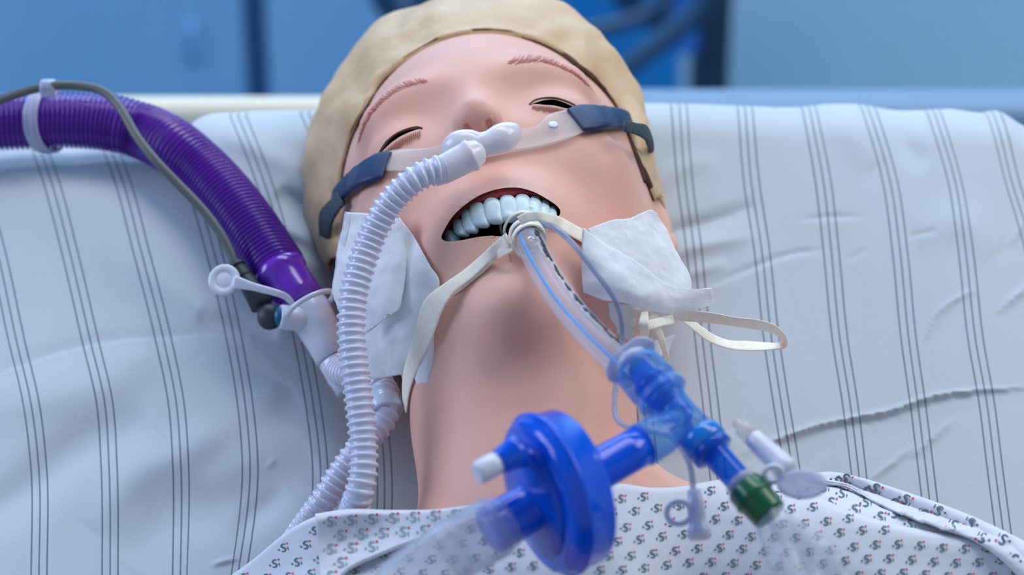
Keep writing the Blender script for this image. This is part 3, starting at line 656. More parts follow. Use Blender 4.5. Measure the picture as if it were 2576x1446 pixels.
def see(name, col, alpha, rough=0.08, edge=0.5, tint=None):
    """thin clear plastic: see-through face on, denser towards its outline, with a sharp shine"""
    m = bpy.data.materials.new(name); m.use_nodes = True; N, L = m.node_tree.nodes, m.node_tree.links; b = N['Principled BSDF']
    b.inputs['Base Color'].default_value = col; b.inputs['Roughness'].default_value = rough; b.inputs['Coat Weight'].default_value = 0.25
    t = N.new('ShaderNodeBsdfTransparent'); t.inputs['Color'].default_value = tint or (1, 1, 1, 1)
    lw = N.new('ShaderNodeLayerWeight'); lw.inputs['Blend'].default_value = 0.35
    mr = N.new('ShaderNodeMapRange'); mr.inputs['To Min'].default_value = alpha; mr.inputs['To Max'].default_value = min(1, alpha + edge); L.new(lw.outputs['Facing'], mr.inputs['Value'])
    mx = N.new('ShaderNodeMixShader'); L.new(mr.outputs[0], mx.inputs['Fac']); L.new(t.outputs[0], mx.inputs[1]); L.new(b.outputs[0], mx.inputs[2]); L.new(mx.outputs[0], N['Material Output'].inputs['Surface'])
    return m
M['clear'] = see('clear_tube_plastic', srgb(206, 214, 232), 0.13, 0.06, 0.45)
M['milky'] = see('milky_clear_band', srgb(226, 216, 210), 0.30, 0.2, 0.35)
M['frost'] = see('frosted_wing_plastic', srgb(196, 206, 236), 0.72, 0.3, 0.2)
M['bag'] = see('clear_thin_bag', srgb(214, 226, 240), 0.22, 0.1, 0.5)
M['blue_clear'] = see('clear_blue_plastic', srgb(14, 104, 226), 0.48, 0.08, 0.42, (0.28, 0.58, 1.0, 1))
M['blue_pale'] = see('pale_clear_blue_plastic', srgb(96, 160, 240), 0.22, 0.08, 0.5, (0.62, 0.82, 1.0, 1))
M['blue'] = see('royal_blue_filter_plastic', srgb(0, 92, 236), 0.84, 0.16, 0.14, (0.03, 0.36, 1.0, 1))
M['cyan'] = mat('bright_blue_ring', srgb(16, 120, 214), 0.2, Coat_Weight=0.5)
M['green'] = mat('green_connector', srgb(6, 92, 52), 0.3, Coat_Weight=0.3)
M['blueline'] = mat('light_blue_stripe', srgb(110, 170, 238), 0.4)
M['tape'] = mat('cream_cotton_tape', srgb(222, 216, 200), 0.9)
add_noise(M['tape'], 500, srgb(246, 238, 218), srgb(252, 248, 236), .3, .7, 2, 0.3, 1600, .0003)
M['milkline'] = see('thin_clear_line', srgb(150, 165, 200), 0.5, 0.1, 0.4)
def gauze_mat(name, dens, base):
    m = bpy.data.materials.new(name); m.use_nodes = True; N, L = m.node_tree.nodes, m.node_tree.links; b = N['Principled BSDF']
    b.inputs['Base Color'].default_value = base; b.inputs['Roughness'].default_value = 0.95
    uvn = N.new('ShaderNodeUVMap'); s = N.new('ShaderNodeSeparateXYZ'); L.new(uvn.outputs['UV'], s.inputs[0])
    h = []
    for ax in 'XY':
        mu = N.new('ShaderNodeMath'); mu.operation = 'MULTIPLY'; mu.inputs[1].default_value = 1600.0; L.new(s.outputs[ax], mu.inputs[0])
        w_ = N.new('ShaderNodeMath'); w_.operation = 'FRACT'; L.new(mu.outputs[0], w_.inputs[0])
        a = N.new('ShaderNodeMath'); a.operation = 'SUBTRACT'; a.inputs[1].default_value = 0.5; L.new(w_.outputs[0], a.inputs[0])
        c = N.new('ShaderNodeMath'); c.operation = 'ABSOLUTE'; L.new(a.outputs[0], c.inputs[0]); h.append(c)
    mxx = N.new('ShaderNodeMath'); mxx.operation = 'MINIMUM'; L.new(h[0].outputs[0], mxx.inputs[0]); L.new(h[1].outputs[0], mxx.inputs[1])
    mr = N.new('ShaderNodeMapRange'); mr.inputs['From Min'].default_value = 0.14; mr.inputs['From Max'].default_value = 0.24; mr.inputs['To Min'].default_value = 1; mr.inputs['To Max'].default_value = dens; L.new(mxx.outputs[0], mr.inputs['Value'])
    L.new(mr.outputs[0], b.inputs['Alpha'])
    bp = N.new('ShaderNodeBump'); bp.inputs['Strength'].default_value = 0.4; bp.inputs['Distance'].default_value = 0.0003; L.new(mxx.outputs[0], bp.inputs['Height']); L.new(bp.outputs[0], b.inputs['Normal'])
    return m
M['gauze'] = gauze_mat('white_cotton_gauze', 0.88, srgb(240, 242, 248)); M['gauze_open'] = gauze_mat('open_weave_gauze_edge', 0.05, srgb(226, 230, 244))

def pts3(L): return [tuple(PX(x, y, d)) for x, y, d in L]
def ribbed(path, pitch, r0, amp, power=1.0, seg=36, sub=8):
    n0 = plen(cr(path, 200)); n = int(n0 / pitch * sub) + 1; P = cr(path, n); s = np.arange(n) / sub
    c = (0.5 + 0.5 * np.cos(2 * np.pi * s)) ** power if power else np.clip(np.cos(2 * np.pi * s) + .25, 0, 1.25) ** .6; r = r0 + amp * c
    return P, tube(P, r, seg)
# ---------------------------------------------------------------- purple hose, its clip and the white Y connector
hose_px = [(-1100, 520), (-800, 410), (-500, 350), (-260, 330), (-120, 318), (-30, 310), (60, 306), (150, 303), (230, 305), (300, 314), (370, 334), (440, 372), (510, 432), (570, 497), (620, 562), (662, 625), (700, 684)]
path = []
for i, (x, y) in enumerate(hose_px):
    d = 1.10 / (1 - .70 * (617 - y) / 6000) - .0145 + (0.006 if y < 340 else 0); path.append(PX(x, y, d - max(0, (i - 12)) * .002))
P, vf = ribbed(path, .0024, .0119, .0017, 1.3, 40, 8)
ph = empty('purple_breathing_hose', path[9], 'thick glossy purple ribbed breathing hose curving over the left pillow edge', 'hose')
obj('ribbed_hose', *vf, M['purple'], ph)
e0 = path[-1]; e1 = PX(780, 792, 1.058)
V, F = lathe(e0 - (e1 - e0).normalized() * .004, e1, [(0, .0118), (.004, .0126), (.0055, .0132), (.0075, .0128), (.009, .0118), (.014, .0116), (.020, .0113), (.0245, .0111)], 48); obj('smooth_cuff', V, F, M['purple_cuff'], ph, label='smooth bright purple cuff')
yc = empty('breathing_connector', PX(800, 850, 1.056), 'white angled plastic connector between the purple hose and white ribbed tube', 'connector')
A0 = PX(774, 775, 1.056); A1 = PX(866, 945, 1.046); dv = (A1 - A0).normalized(); LA = (A1 - A0).length
V, F = lathe(A0 - dv * .002, A1, [(0, .0088), (.001, .0094), (.006, .0096), (.014, .0092), (.020, .0086), (.0275, .0086), (.0280, .0078), (.0281, .001)], 48)
sb = PX(792, 806, 1.052); se = PX(698, 796, 1.046); V2, F2 = lathe(sb, se, [(0, .0060), (.008, .0056), (.0155, .0055), (.0163, .0050), (.0164, .0042), (.010, .0040)], 32)
obj('body', V, F, M['white_plastic'], yc); obj('side_port', V2, F2, M['white_plastic'], yc)
V, F = lathe(A0 + dv * .0262, A1, [(0, .0070), (.001, .0080), (.010, .0078), (.011, .0074), (.0165, .0072), (.017, .006)], 40); obj('collar', V, F, M['white_tube'], yc, label='bluish white lower collar')
for a in (0.6, 2.2): 
    q = A0 + dv * .037; V, F = box(q + RT * (.006 * math.cos(a)) - FW * .0045 * math.sin(a), (.0018, .0030, .0018), np.array([tuple(dv), tuple(dv.cross(RT).normalized()), tuple(RT)])); obj('latch', V, F, M['white_plastic'], yc)
# ring, tether and cap
rc = PX(781, 768, 1.047); axv = (A1 - A0).normalized(); u = axv.cross(FW).normalized(); v = axv.cross(u)
ring = [rc + (u * math.cos(t) + v * math.sin(t)) * .0114 for t in np.linspace(0, 2 * math.pi, 60, endpoint=False)]
V, F = tube(ring, .0012, 12, closed=True); tc = obj('tether_ring', V, F, M['white_plastic'], yc)
C = cr(pts3([(736, 764, 1.046), (722, 748, 1.044), (700, 738, 1.042), (660, 727, 1.043), (610, 714, 1.045), (590, 708, 1.046)]), 30); T, A, B = frames(C, FW)
wd = np.interp(np.linspace(0, 1, 30), [0, .2, .7, 1], [.0012, .0015, .0018, .0030])
V, F = sweep(C, A * .0009, B * wd[:, None], 14, .7); obj('tether', V, F, M['white_plastic'], tc)
cc = PX(563, 703, 1.048); dn = (FW * -1 + UP * .25 + RT * -.1).normalized()
V, F = lathe(cc - dn * .002, cc + dn, [(0, .0066), (.0003, .0071), (.0016, .0071), (.0021, .0067), (.0022, .0046), (.0017, .0042), (.0016, .0034), (.0020, .0028), (.0020, .0001)], 48); obj('port_cap', V, F, M['white_plastic'], yc, label='round white dimpled cap on its tether')
# cable and plug
cb = [(-800, 470, 1.10), (-480, 370, 1.11), (-150, 300, 1.118), (-60, 275, 1.112), (0, 252, 1.108), (70, 228, 1.104), (130, 216, 1.102), (200, 216, 1.100), (255, 228, 1.096), (292, 258, 1.091), (318, 298, 1.085), (345, 345, 1.079), (390, 402, 1.073), (445, 460, 1.070), (505, 522, 1.067), (550, 580, 1.064), (575, 625, 1.062), (592, 668, 1.060)]
cbo = empty('sensor_cable', PX(318, 298, 1.086), 'thin olive grey cable lying over the purple hose down to a dark rubber plug', 'cable')
V, F = tube(cr(pts3(cb), 160), .0021, 16); obj('cable_jacket', V, F, M['cable'], cbo)
P0 = PX(590, 662, 1.060); P1 = PX(680, 797, 1.050)
V, F = lathe(P0, P1, [(0, .0028), (.0008, .0034), (.004, .0036), (.006, .0037), (.012, .0042), (.018, .0048), (.024, .0055)], 28)
sp = []; V2, F2 = lathe(PX(680, 797, 1.050) - RT * .0056, PX(700, 797, 1.048), [(0, .0005), (.0006, .0026), (.0018, .0044), (.0035, .0055), (.0056, .0058), (.0078, .0054), (.009, .0046), (.0094, .0040)], 32)
obj('plug_sleeve', V, F, M['rubber'], cbo); obj('plug_elbow', V2, F2, M['rubber'], cbo)
V, F = lathe(PX(698, 796, 1.047), PX(720, 797, 1.046), [(0, .0042), (.0034, .0042)], 28); obj('blue_ring', V, F, M['teal'], cbo, label='teal blue ring between plug and port')
dq = (P1 - P0).normalized()
for t in (.0015, .0075): V, F = lathe(P0 + dq * t, P1, [(0, .0030), (.0001, .0041), (.0010, .0042), (.0011, .003)], 28); obj('sleeve_band', V, F, M['darkprint'], cbo, label='black band round the plug sleeve')
# clip round the hose
hc = PX(113, 303, (1.10 / (1 - .70 * (617 - 304) / 6000) - .0085)); C = []
for t in np.linspace(0, 2 * math.pi, 70, endpoint=False): C.append(hc + UP * math.sin(t) * .0149 + (FW * -math.cos(t)) * .0149 + RT * (-.0052 * (math.cos(t)) + .001))
C = np.array([tuple(c) for c in C]); rt = np.array(tuple(RT)); T = np.roll(C, -1, 0) - np.roll(C, 1, 0); T /= np.linalg.norm(T, axis=1)[:, None]; Bn = np.cross(T, rt); Bn /= np.linalg.norm(Bn, axis=1)[:, None]; Wd = np.cross(Bn, T)
clip = empty('hose_clip', hc, 'translucent white plastic clip holding the purple hose and the grey cable together', 'clip')
M['clipm'] = see('translucent_white_clip', srgb(200, 206, 240), .62, .25, .3)
V, F = sweep(C, Wd * .0034, Bn * .0007, 12, .6, closed=True); obj('band', V, F, M['clipm'], clip)
V, F = sweep(C, Wd * .0009, Bn * .0012, 12, .8, closed=True); obj('band_rib', V, F, M['clipm'], clip)
hc2 = PX(122, 222, 1.104); C = np.array([tuple(hc2 + UP * math.sin(t) * .0036 - FW * math.cos(t) * .0036) for t in np.linspace(0, 2 * math.pi, 30, endpoint=False)]); T = np.roll(C, -1, 0) - np.roll(C, 1, 0); T /= np.linalg.norm(T, axis=1)[:, None]; Bn = np.cross(T, rt)
V, F = sweep(C, np.tile(rt * .0036, (30, 1)), Bn * .0007, 10, .6, closed=True); obj('cable_loop', V, F, M['clipm'], clip)

# ---------------------------------------------------------------- nasal mask
nm = empty('nasal_mask', S(1200, 380, 6), 'milky clear nasal mask under the nose with navy side clips and grey head strap', 'mask')
def patch(name, top, bot, off0, thick, m, parent, n=60, e=.6, label=None, offs=None, seg=20, taper=None):
    A_ = cr(top, n)[:, :2]; B_ = cr(bot, n)[:, :2]; of = np.full(n, off0) if offs is None else np.interp(np.linspace(0, 1, n), np.linspace(0, 1, len(offs)), offs)
    a = np.array([tuple(S(*A_[i], of[i])) for i in range(n)]); b = np.array([tuple(S(*B_[i], of[i])) for i in range(n)])
    k = np.ones(n) / 5 if n > 10 else None
    for _ in range(3):
        a[1:-1] = (a[:-2] + 2 * a[1:-1] + a[2:]) / 4; b[1:-1] = (b[:-2] + 2 * b[1:-1] + b[2:]) / 4
    C = (a + b) / 2; W_ = (a - b) / 2; T = np.gradient(C, axis=0); Nn = np.cross(T, W_); Nn /= np.linalg.norm(Nn, axis=1)[:, None]
    v = C - np.array(tuple(CAM)); sg = np.sign((Nn * v).sum(1)); Nn = -Nn * np.sign(sg.mean())
    tp = np.ones(n) if taper is None else np.interp(np.linspace(0, 1, n), np.linspace(0, 1, len(taper)), taper)
    V, F = sweep(C + Nn * thick * .2, W_ * tp[:, None] ** .3, Nn * (thick / 2 * tp)[:, None], seg, e); return obj(name, V, F, m, parent, label=label)
patch('mask_band', [(985, 388), (1020, 383), (1060, 384), (1110, 375), (1160, 352), (1220, 338), (1290, 336), (1345, 330), (1375, 300), (1420, 285)], [(972, 440), (1010, 440), (1060, 440), (1120, 430), (1180, 420), (1240, 404), (1300, 391), (1380, 376), (1440, 356), (1472, 340)], 2.2, .0014, M['milky'], nm, label='flexible milky clear band')
V, F = lathe(S(1391, 329, 2.8), S(1391, 329, 2.8) + SN(1391, 329), [(-.0004, .0001), (-.0003, .0021), (.0007, .0021), (.0009, .0018), (.0009, .0001)], 24)
obj('band_button', V, F, M['white_plastic'], nm, label='small bright oval button')
patch('side_clip', [(1418, 283), (1443, 279), (1480, 279), (1515, 281), (1555, 288), (1572, 303), (1586, 316)], [(1470, 349), (1476, 347), (1500, 341), (1533, 335), (1555, 332), (1572, 332), (1584, 331)], 2.6, .0042, M['navy_rubber'], nm, e=.55, label='navy rubber clip on the right cheek', taper=[.5, .9, 1, 1, .9, .7, .5])
patch('side_clip', [(997, 387), (976, 391), (947, 405), (911, 430), (880, 455), (856, 480), (848, 497)], [(968, 466), (955, 467), (922, 477), (897, 493), (880, 504), (864, 514), (852, 514)], 2.6, .0042, M['navy_rubber'], nm, e=.55, label='navy rubber clip on the left cheek', taper=[.5, .9, 1, 1, .9, .7, .5])
def ribbon(rows, thick, n=60, e=.5, seg=14):
    """rows of (left pixel x, y, right pixel x, y, depth left, depth right)"""
    a = cr([tuple(PX(r[0], r[1], r[4])) for r in rows], n); b = cr([tuple(PX(r[2], r[3], r[5])) for r in rows], n)
    C = (a + b) / 2; W_ = (a - b) / 2; T = np.gradient(C, axis=0); Nn = np.cross(T, W_); Nn /= np.linalg.norm(Nn, axis=1)[:, None] + 1e-9
    return sweep(C, W_, Nn * thick / 2, seg, e)
V, F = ribbon([(1572, 303, 1572, 331, 1.008, 1.006), (1600, 309, 1598, 338, 1.018, 1.017), (1622, 314, 1622, 350, 1.034, 1.032), (1636, 338, 1630, 366, 1.052, 1.050), (1642, 372, 1634, 384, 1.072, 1.070), (1636, 420, 1624, 420, 1.110, 1.108)], .0022); obj('head_strap', V, F, M['strap'], nm, label='slate grey strap end on the right')
V, F = ribbon([(850, 484, 868, 512, 1.060, 1.050), (835, 500, 852, 530, 1.066, 1.056), (812, 522, 838, 556, 1.074, 1.066), (803, 548, 832, 582, 1.082, 1.076), (806, 590, 830, 620, 1.094, 1.090), (815, 630, 834, 655, 1.108, 1.104), (826, 668, 836, 680, 1.12, 1.12)], .0022); obj('head_strap', V, F, M['strap'], nm, label='dark slate strap end on the left')
# cushion under the nostrils: a lobed blob, then the elbow stub that takes the ribbed tube
def blob(cs, n=60, seg=30):
    P = cr([tuple(c[0]) + (c[1],) for c in cs], n); C = P[:, :3]; r = P[:, 3]; return tube(C, r, seg, up=FW)
cu = [(PX(1124, 392, .984), .0018), (PX(1134, 378, .980), .0045), (PX(1152, 366, .977), .0060), (PX(1180, 362, .976), .0060), (PX(1206, 364, .976), .0052), (PX(1232, 360, .976), .0054), (PX(1258, 350, .977), .0062), (PX(1278, 338, .979), .0056), (PX(1292, 328, .981), .0038), (PX(1299, 323, .983), .0010)]
V, F = blob(cu); obj('cushion', V, F, M['silicone'], nm, label='milky silicone cushion under the nostrils')
E0 = PX(1108, 430, .968); E1 = PX(1205, 380, .970)
V, F = lathe(E0, E1, [(-.004, .0050), (0, .0058), (.002, .0060), (.006, .0061), (.010, .0062), (.0125, .0064), (.0135, .0069), (.0145, .0069), (.0152, .0060), (.018, .0050), (.020, .002)], 40); obj('elbow', V, F, M['silicone'], nm, label='smooth translucent elbow stub')
for x, y, r in ((1180, 325, .0011), (1240, 316, .0009)): pass

# ---------------------------------------------------------------- white ribbed tube
wt = empty('ribbed_breathing_tube', PX(900, 1000, .955), 'white ribbed tube running from the nasal mask down past the left gauze and neck', 'tube')
p1 = pts3([(1120, 424, .968), (1088, 430, .967), (1045, 450, .966), (1003, 487, .967), (966, 535, .968), (936, 595, .968), (911, 662, .966), (890, 740, .963), (884, 830, .960), (891, 920, .957), (903, 1010, .954), (913, 1100, .951), (914, 1180, .948), (902, 1245, .948), (884, 1300, .955), (862, 1350, .972), (845, 1400, .992)])
P, vf = ribbed(p1, .00335, .0051, .0009, 0, 36, 14); obj('ribbed_hose', *vf, M['white_tube'], wt)
p2 = pts3([(722, 1390, 1.0), (770, 1322, .990), (812, 1262, .985), (848, 1205, .984), (890, 1145, .984), (930, 1098, .985), (962, 1058, .988), (975, 1020, .992), (968, 985, .998), (945, 955, 1.004), (905, 940, 1.012), (868, 940, 1.024), (850, 930, 1.034)])
P, vf = ribbed(p2, .00335, .0050, .0009, 0, 30, 14); obj('return_hose', *vf, M['white_tube'], wt, label='lower white ribbed run coming back up beside the neck')
K0 = PX(958, 985, .996); K1 = PX(982, 1068, .986)
V, F = lathe(K0, K1, [(-.001, .0052), (-.0008, .0060), (.0010, .0064), (.0040, .0064), (.0048, .0073), (.0100, .0075), (.0108, .0072), (.0108, .0062)], 44)
for i in range(0): pass
obj('swivel_cuff', V, F, M['white_plastic'], wt, label='smooth wide white cuff')
# ---------------------------------------------------------------- gauze pads
def gz(name, grid, parent, m, nu=40, nv=40, th=.0006, rough=0.0, label=None, seed=0):
    Sg = bicubic([[tuple(PX(*q)) for q in r] for r in grid], nu, nv)
    N_ = gridnormals(Sg)
    for i in range(nv):
        for j in range(nu): Sg[i, j] += N_[i, j] * (noise.noise(Vector(Sg[i, j] * 120 + seed)) * .0008 + noise.noise(Vector(Sg[i, j] * 350 + seed)) * .00025) * (1 + rough)
    du = np.r_[0, np.cumsum(np.linalg.norm(np.diff(Sg[nv // 2], axis=0), axis=1))]; dv_ = np.r_[0, np.cumsum(np.linalg.norm(np.diff(Sg[:, nu // 2], axis=0), axis=1))]
    U, W_ = np.meshgrid(du, dv_); V, F, uv = sheet(Sg, th, np.stack([U, W_], -1)); return obj(name, V, F, m, parent, uv=uv, label=label)
g1 = empty('gauze_pad', PX(1000, 750, .975), 'white gauze pad on the left cheek under the cream tape beside the ribbed tube', 'gauze pad', 'gauze pads on the cheeks')
gz('gauze_layer', [[(874, 534, 1.004), (915, 536, 1.000), (960, 542, .994), (1003, 545, .990)], [(858, 590, 1.004), (915, 595, .996), (975, 600, .990), (1042, 598, .984)], [(846, 660, 1.000), (915, 665, .990), (1000, 665, .981), (1082, 668, .973)],
   [(838, 740, .998), (920, 745, .987), (1010, 745, .977), (1104, 708, .967)], [(868, 820, .994), (935, 820, .985), (1010, 815, .975), (1095, 790, .967)], [(905, 895, .990), (945, 895, .984), (1000, 890, .978), (1080, 880, .971)], [(934, 954, .988), (960, 952, .986), (995, 945, .982), (1050, 935, .978)]], g1, M['gauze'], 60, 60)
gz('gauze_fold', [[(1003, 546, .986), (1012, 562, .985), (1018, 590, .984)], [(965, 580, .985), (1000, 610, .982), (1022, 660, .978)], [(930, 660, .983), (975, 690, .978), (1012, 740, .974)], [(918, 750, .980), (958, 760, .976), (1002, 778, .972)], [(920, 838, .979), (938, 825, .977), (975, 792, .974)]], g1, M['gauze'], 40, 40, .0008, label='folded double layer of the pad')
gz('gauze_edge', [[(868, 532, 1.006), (862, 560, 1.005), (850, 620, 1.003), (838, 690, 1.001), (833, 740, 1.0)], [(884, 534, 1.003), (878, 570, 1.002), (868, 620, 1.0), (858, 690, .998), (848, 748, .997)]], g1, M['gauze_open'], 60, 10, .0004, label='open woven edge of the pad')
gz('gauze_end', [[(1092, 775, .966), (1100, 790, .966), (1106, 812, .967)], [(1066, 830, .967), (1082, 832, .965), (1096, 838, .966)], [(1050, 890, .970), (1075, 890, .965), (1103, 884, .967)], [(1044, 950, .974), (1075, 960, .967), (1110, 940, .969)], [(1060, 985, .974), (1085, 996, .970), (1108, 978, .972)]], g1, M['gauze'], 30, 40, .0020, label='rolled end of the pad below the tape')
g2 = empty('gauze_pad', PX(1600, 680, .985), 'white folded gauze pad on the right cheek over the cream tape knot', 'gauze pad', 'gauze pads on the cheeks')
gz('gauze_layer', [[(1478, 576, .966), (1530, 556, .976), (1585, 548, .986), (1632, 528, .996), (1654, 536, 1.0)], [(1500, 600, .966), (1550, 600, .974), (1610, 590, .984), (1655, 575, .996), (1675, 575, 1.002)], [(1530, 640, .966), (1580, 645, .974), (1640, 640, .984), (1685, 630, .994), (1706, 640, 1.0)],
   [(1560, 690, .966), (1610, 700, .974), (1660, 700, .982), (1705, 690, .992), (1735, 690, .998)], [(1580, 740, .968), (1630, 745, .974), (1680, 745, .982), (1720, 740, .990), (1742, 735, .996)]], g2, M['gauze'], 50, 50)
gz('gauze_fold', [[(1469, 573, .962), (1515, 606, .964), (1565, 637, .966), (1630, 678, .968), (1675, 713, .972), (1722, 726, .978), (1792, 726, .985)], [(1464, 625, .959), (1515, 650, .958), (1570, 680, .960), (1630, 715, .964), (1680, 740, .970), (1730, 748, .978), (1795, 740, .986)],
   [(1463, 690, .958), (1515, 705, .955), (1570, 725, .957), (1630, 748, .962), (1680, 765, .970), (1738, 766, .980), (1796, 752, .988)], [(1468, 735, .958), (1515, 755, .956), (1570, 763, .959), (1632, 780, .965), (1682, 788, .973), (1742, 780, .982), (1794, 765, .990)]], g2, M['gauze'], 70, 40, .0012, label='front folded layer running out to the right')
gz('gauze_end', [[(1528, 760, .968), (1570, 765, .970), (1612, 775, .974)], [(1526, 800, .968), (1560, 808, .970), (1600, 812, .974)], [(1545, 835, .970), (1570, 850, .971), (1590, 856, .973)]], g2, M['gauze'], 24, 24, label='hanging white corner below the fold')
gz('gauze_end', [[(1640, 860, .985), (1670, 850, .988), (1700, 842, .992)], [(1645, 885, .985), (1668, 885, .987), (1684, 880, .990)], [(1655, 900, .985), (1670, 902, .986), (1682, 896, .987)]], g2, M['gauze'], 24, 24, label='small gauze tail under the knot')

# ---------------------------------------------------------------- breathing tube in the mouth
et = empty('endotracheal_tube', S(1330, 640, 8), 'clear curved breathing tube with blue line and black marks coming out of the mouth', 'tube')
tp = [(1306, 548, .995), (1318, 575, .972), (1332, 605, .953), (1358, 660, .938), (1396, 725, .925), (1443, 790, .912), (1496, 848, .900), (1548, 898, .892), (1600, 948, .886)]
TP = cr(pts3(tp), 110); T_, A_, B_ = frames(TP, FW)
V, F = tube(TP, .0058, 36, up=FW); obj('tube_wall', V, F, M['clear'], et)
V, F = tube(TP, .0041, 30, up=FW); obj('tube_bore', V, F, see('clear_tube_bore', srgb(214, 206, 214), .05, .1, .35), et)
def along(ang, r, i0, i1):
    a = A_[i0:i1] * math.cos(ang) + B_[i0:i1] * math.sin(ang); return TP[i0:i1] + a * r, a
# which side of the tube faces left/right in the picture
def side(deg):
    best = None; i = 60; out = []
    cv = -np.array(tuple(ray(*proj(TP[i])[:2]))); rt_ = np.cross(T_[i], cv); rt_ /= np.linalg.norm(rt_); up_ = np.cross(rt_, T_[i])
    d = up_ * math.cos(R(deg)) + rt_ * math.sin(R(deg)); return math.atan2(d @ B_[i], d @ A_[i])
sgn = 1
a0 = side(0); q = TP[60] + (A_[60] * math.cos(side(40)) + B_[60] * math.sin(side(40))) * .005
if proj(q)[0] < proj(TP[60])[0]: sgn = -1
C, a = along(side(-22 * sgn), .0057, 20, 109); V, F = sweep(C, np.cross(T_[20:109], a) * .0007, a * .00025, 8); obj('blue_line', V, F, M['blueline'], et, label='light blue line along the tube')
rr = random.Random(5)
parts = []; nn_ = 0
for i in range(24, 106, 2):
    C, a = along(side(50 * sgn + rr.uniform(-5, 5)), .0058, i, i + 3)
    if rr.random() < .12: continue
    parts.append(sweep(C, np.cross(T_[i:i + 3], a) * rr.uniform(.0005, .0011), a * .0002, 6, .4))
V, F = merge(*parts); tag(obj('depth_marks', V, F, M['darkprint'], et, label='black printed marks along the right of the tube'), kind='stuff')
# thin inflation line
V, F = tube(cr(pts3([(1350, 562, .968), (1372, 566, .960), (1402, 578, .950), (1440, 612, .941), (1475, 655, .937), (1510, 700, .936), (1542, 745, .938), (1560, 790, .942), (1566, 840, .946), (1562, 890, .944), (1552, 950, .940), (1546, 1000, .936), (1550, 1050, .930), (1580, 1075, .915), (1640, 1085, .898), (1690, 1100, .885), (1722, 1140, .880), (1738, 1180, .880), (1745, 1240, .880)]), 160), .00115, 14); obj('inflation_line', V, F, M['milkline'], et, label='thin bluish inflation line')
pv = empty('pilot_valve', PX(1752, 1290, .878), 'small white valve with a finger ring hanging at the end of the thin line', 'valve')
V, F = lathe(PX(1746, 1232, .880), PX(1758, 1340, .876), [(0, .0026), (.004, .0030), (.007, .0034), (.010, .0034), (.0125, .0029), (.0145, .0042), (.0165, .0046), (.0185, .0036)], 28); obj('valve_body', V, F, M['white_plastic'], pv)
rc = PX(1708, 1290, .877); V, F = tube([rc + (RT * math.cos(t) + (UP * .94 - FW * .3) * math.sin(t)) * .0045 for t in np.linspace(0, 6.2832, 40, endpoint=False)], .0011, 10, closed=True); obj('finger_ring', V, F, M['white_plastic'], pv)
lv = empty('luer_valve', PX(1930, 1140, .865), 'white syringe valve with clear tip and small ring right of the green connector', 'valve')
L0 = PX(1862, 1072, .872); L1 = PX(2000, 1200, .858)
V, F = lathe(L0, L1, [(.0055, .0026), (.007, .0036), (.010, .0038), (.016, .0042), (.022, .0044), (.0235, .0048), (.026, .0036)], 30); obj('valve_body', V, F, M['white_plastic'], lv)
V, F = lathe(L0, L1, [(-.003, .0014), (-.002, .0018), (0, .0018), (.001, .0032), (.006, .0034)], 24); obj('clear_tip', V, F, M['milky'], lv, label='clear yellowish tip')
rc = PX(1945, 1192, .856); V, F = tube([rc + (RT * math.cos(t) + (UP * .9 - FW * .4) * math.sin(t)) * .0033 for t in np.linspace(0, 6.2832, 40, endpoint=False)], .0010, 10, closed=True); obj('finger_ring', V, F, M['white_plastic'], lv)
c_ = PX(2018, 1218, .855); V, F = lathe(c_ - (UP * .3 - FW * .9) * .0007, c_ + (UP * .3 - FW * .9), [(0, .0055), (.0002, .0068), (.0014, .0068), (.0016, .0055)], 32); V = np.array(V); V = np.array(tuple(c_)) + (V - np.array(tuple(c_))) @ np.diag([1.35, .8, .8]); obj('flat_tab', V, F, M['frost'], lv, label='pale oval tab')

# ---------------------------------------------------------------- airway adapter: wing, T piece, green connector and sleeve
ta = empty('airway_adapter', PX(1700, 1050, .87), 'clear blue T shaped airway adapter joining the mouth tube to the round blue filter', 'adapter')
def LT(name, p, q, prof, m, parent=ta, seg=44, label=None):
    V, F = lathe(p, q, [(a * .001, b * .001) for a, b in prof], seg); return obj(name, V, F, m, parent, label=label)
X0 = PX(1585, 905, .888); X1 = PX(1960, 1320, .850)
LX = (X1 - X0).length; xd = (X1 - X0) / LX
def XT(mm): return X0 + xd * (mm * .001)
# frosted wing
wd = (RT * .80 + UP * .60); wd = (wd - xd * wd.dot(xd)).normalized(); wn = wd.cross(xd).normalized()
cw = PX(1583, 902, .888); n = 40; t = np.linspace(-1, 1, n); C = np.array([tuple(cw + wd * (.0112 * k) + xd * (.0010 * k * k)) for k in t]); hw = .0052 * (1 - .62 * np.abs(t) ** 5) * np.sqrt(np.clip(1 - np.abs(t) ** 8, .0, 1)) + 1e-5
wq = (wn * (.62 if wn.dot(FW) < 0 else -.62) - xd * .78).normalized(); wz = wq.cross(wd).normalized()
V, F = sweep(C, np.array(tuple(wq))[None] * hw[:, None], np.tile(np.array(tuple(wz)) * .0011, (n, 1)), 20, .8); obj('wing', V, F, M['frost'], ta, label='frosted rounded wing plate')
V, F = lathe(cw, XT(60), [(-.001, .0050), (.0004, .0066), (.003, .0066)], 30); obj('wing_collar', V, F, M['frost'], ta)
LT('swivel', XT(3), X1, [(0, 8.0), (.6, 9.2), (3, 9.6), (9, 9.8), (11.5, 9.9), (12, 9.2), (14.5, 9.2), (15, 10.2), (17.4, 10.2), (18.0, 9.0), (19.5, 7.6)], M['blue_pale'], label='pale clear blue swivel head')
LT('swivel_core', XT(5), X1, [(0, 5.2), (6, 5.2), (6.5, 7.0), (9, 7.0), (14, 6.2), (18, 5.4), (26, 5.2)], M['blue_clear'])
LT('barrel', XT(20), X1, [(0, 8.4), (2, 7.6), (6, 6.9), (14, 6.9), (20, 7.1)], M['blue_pale'])
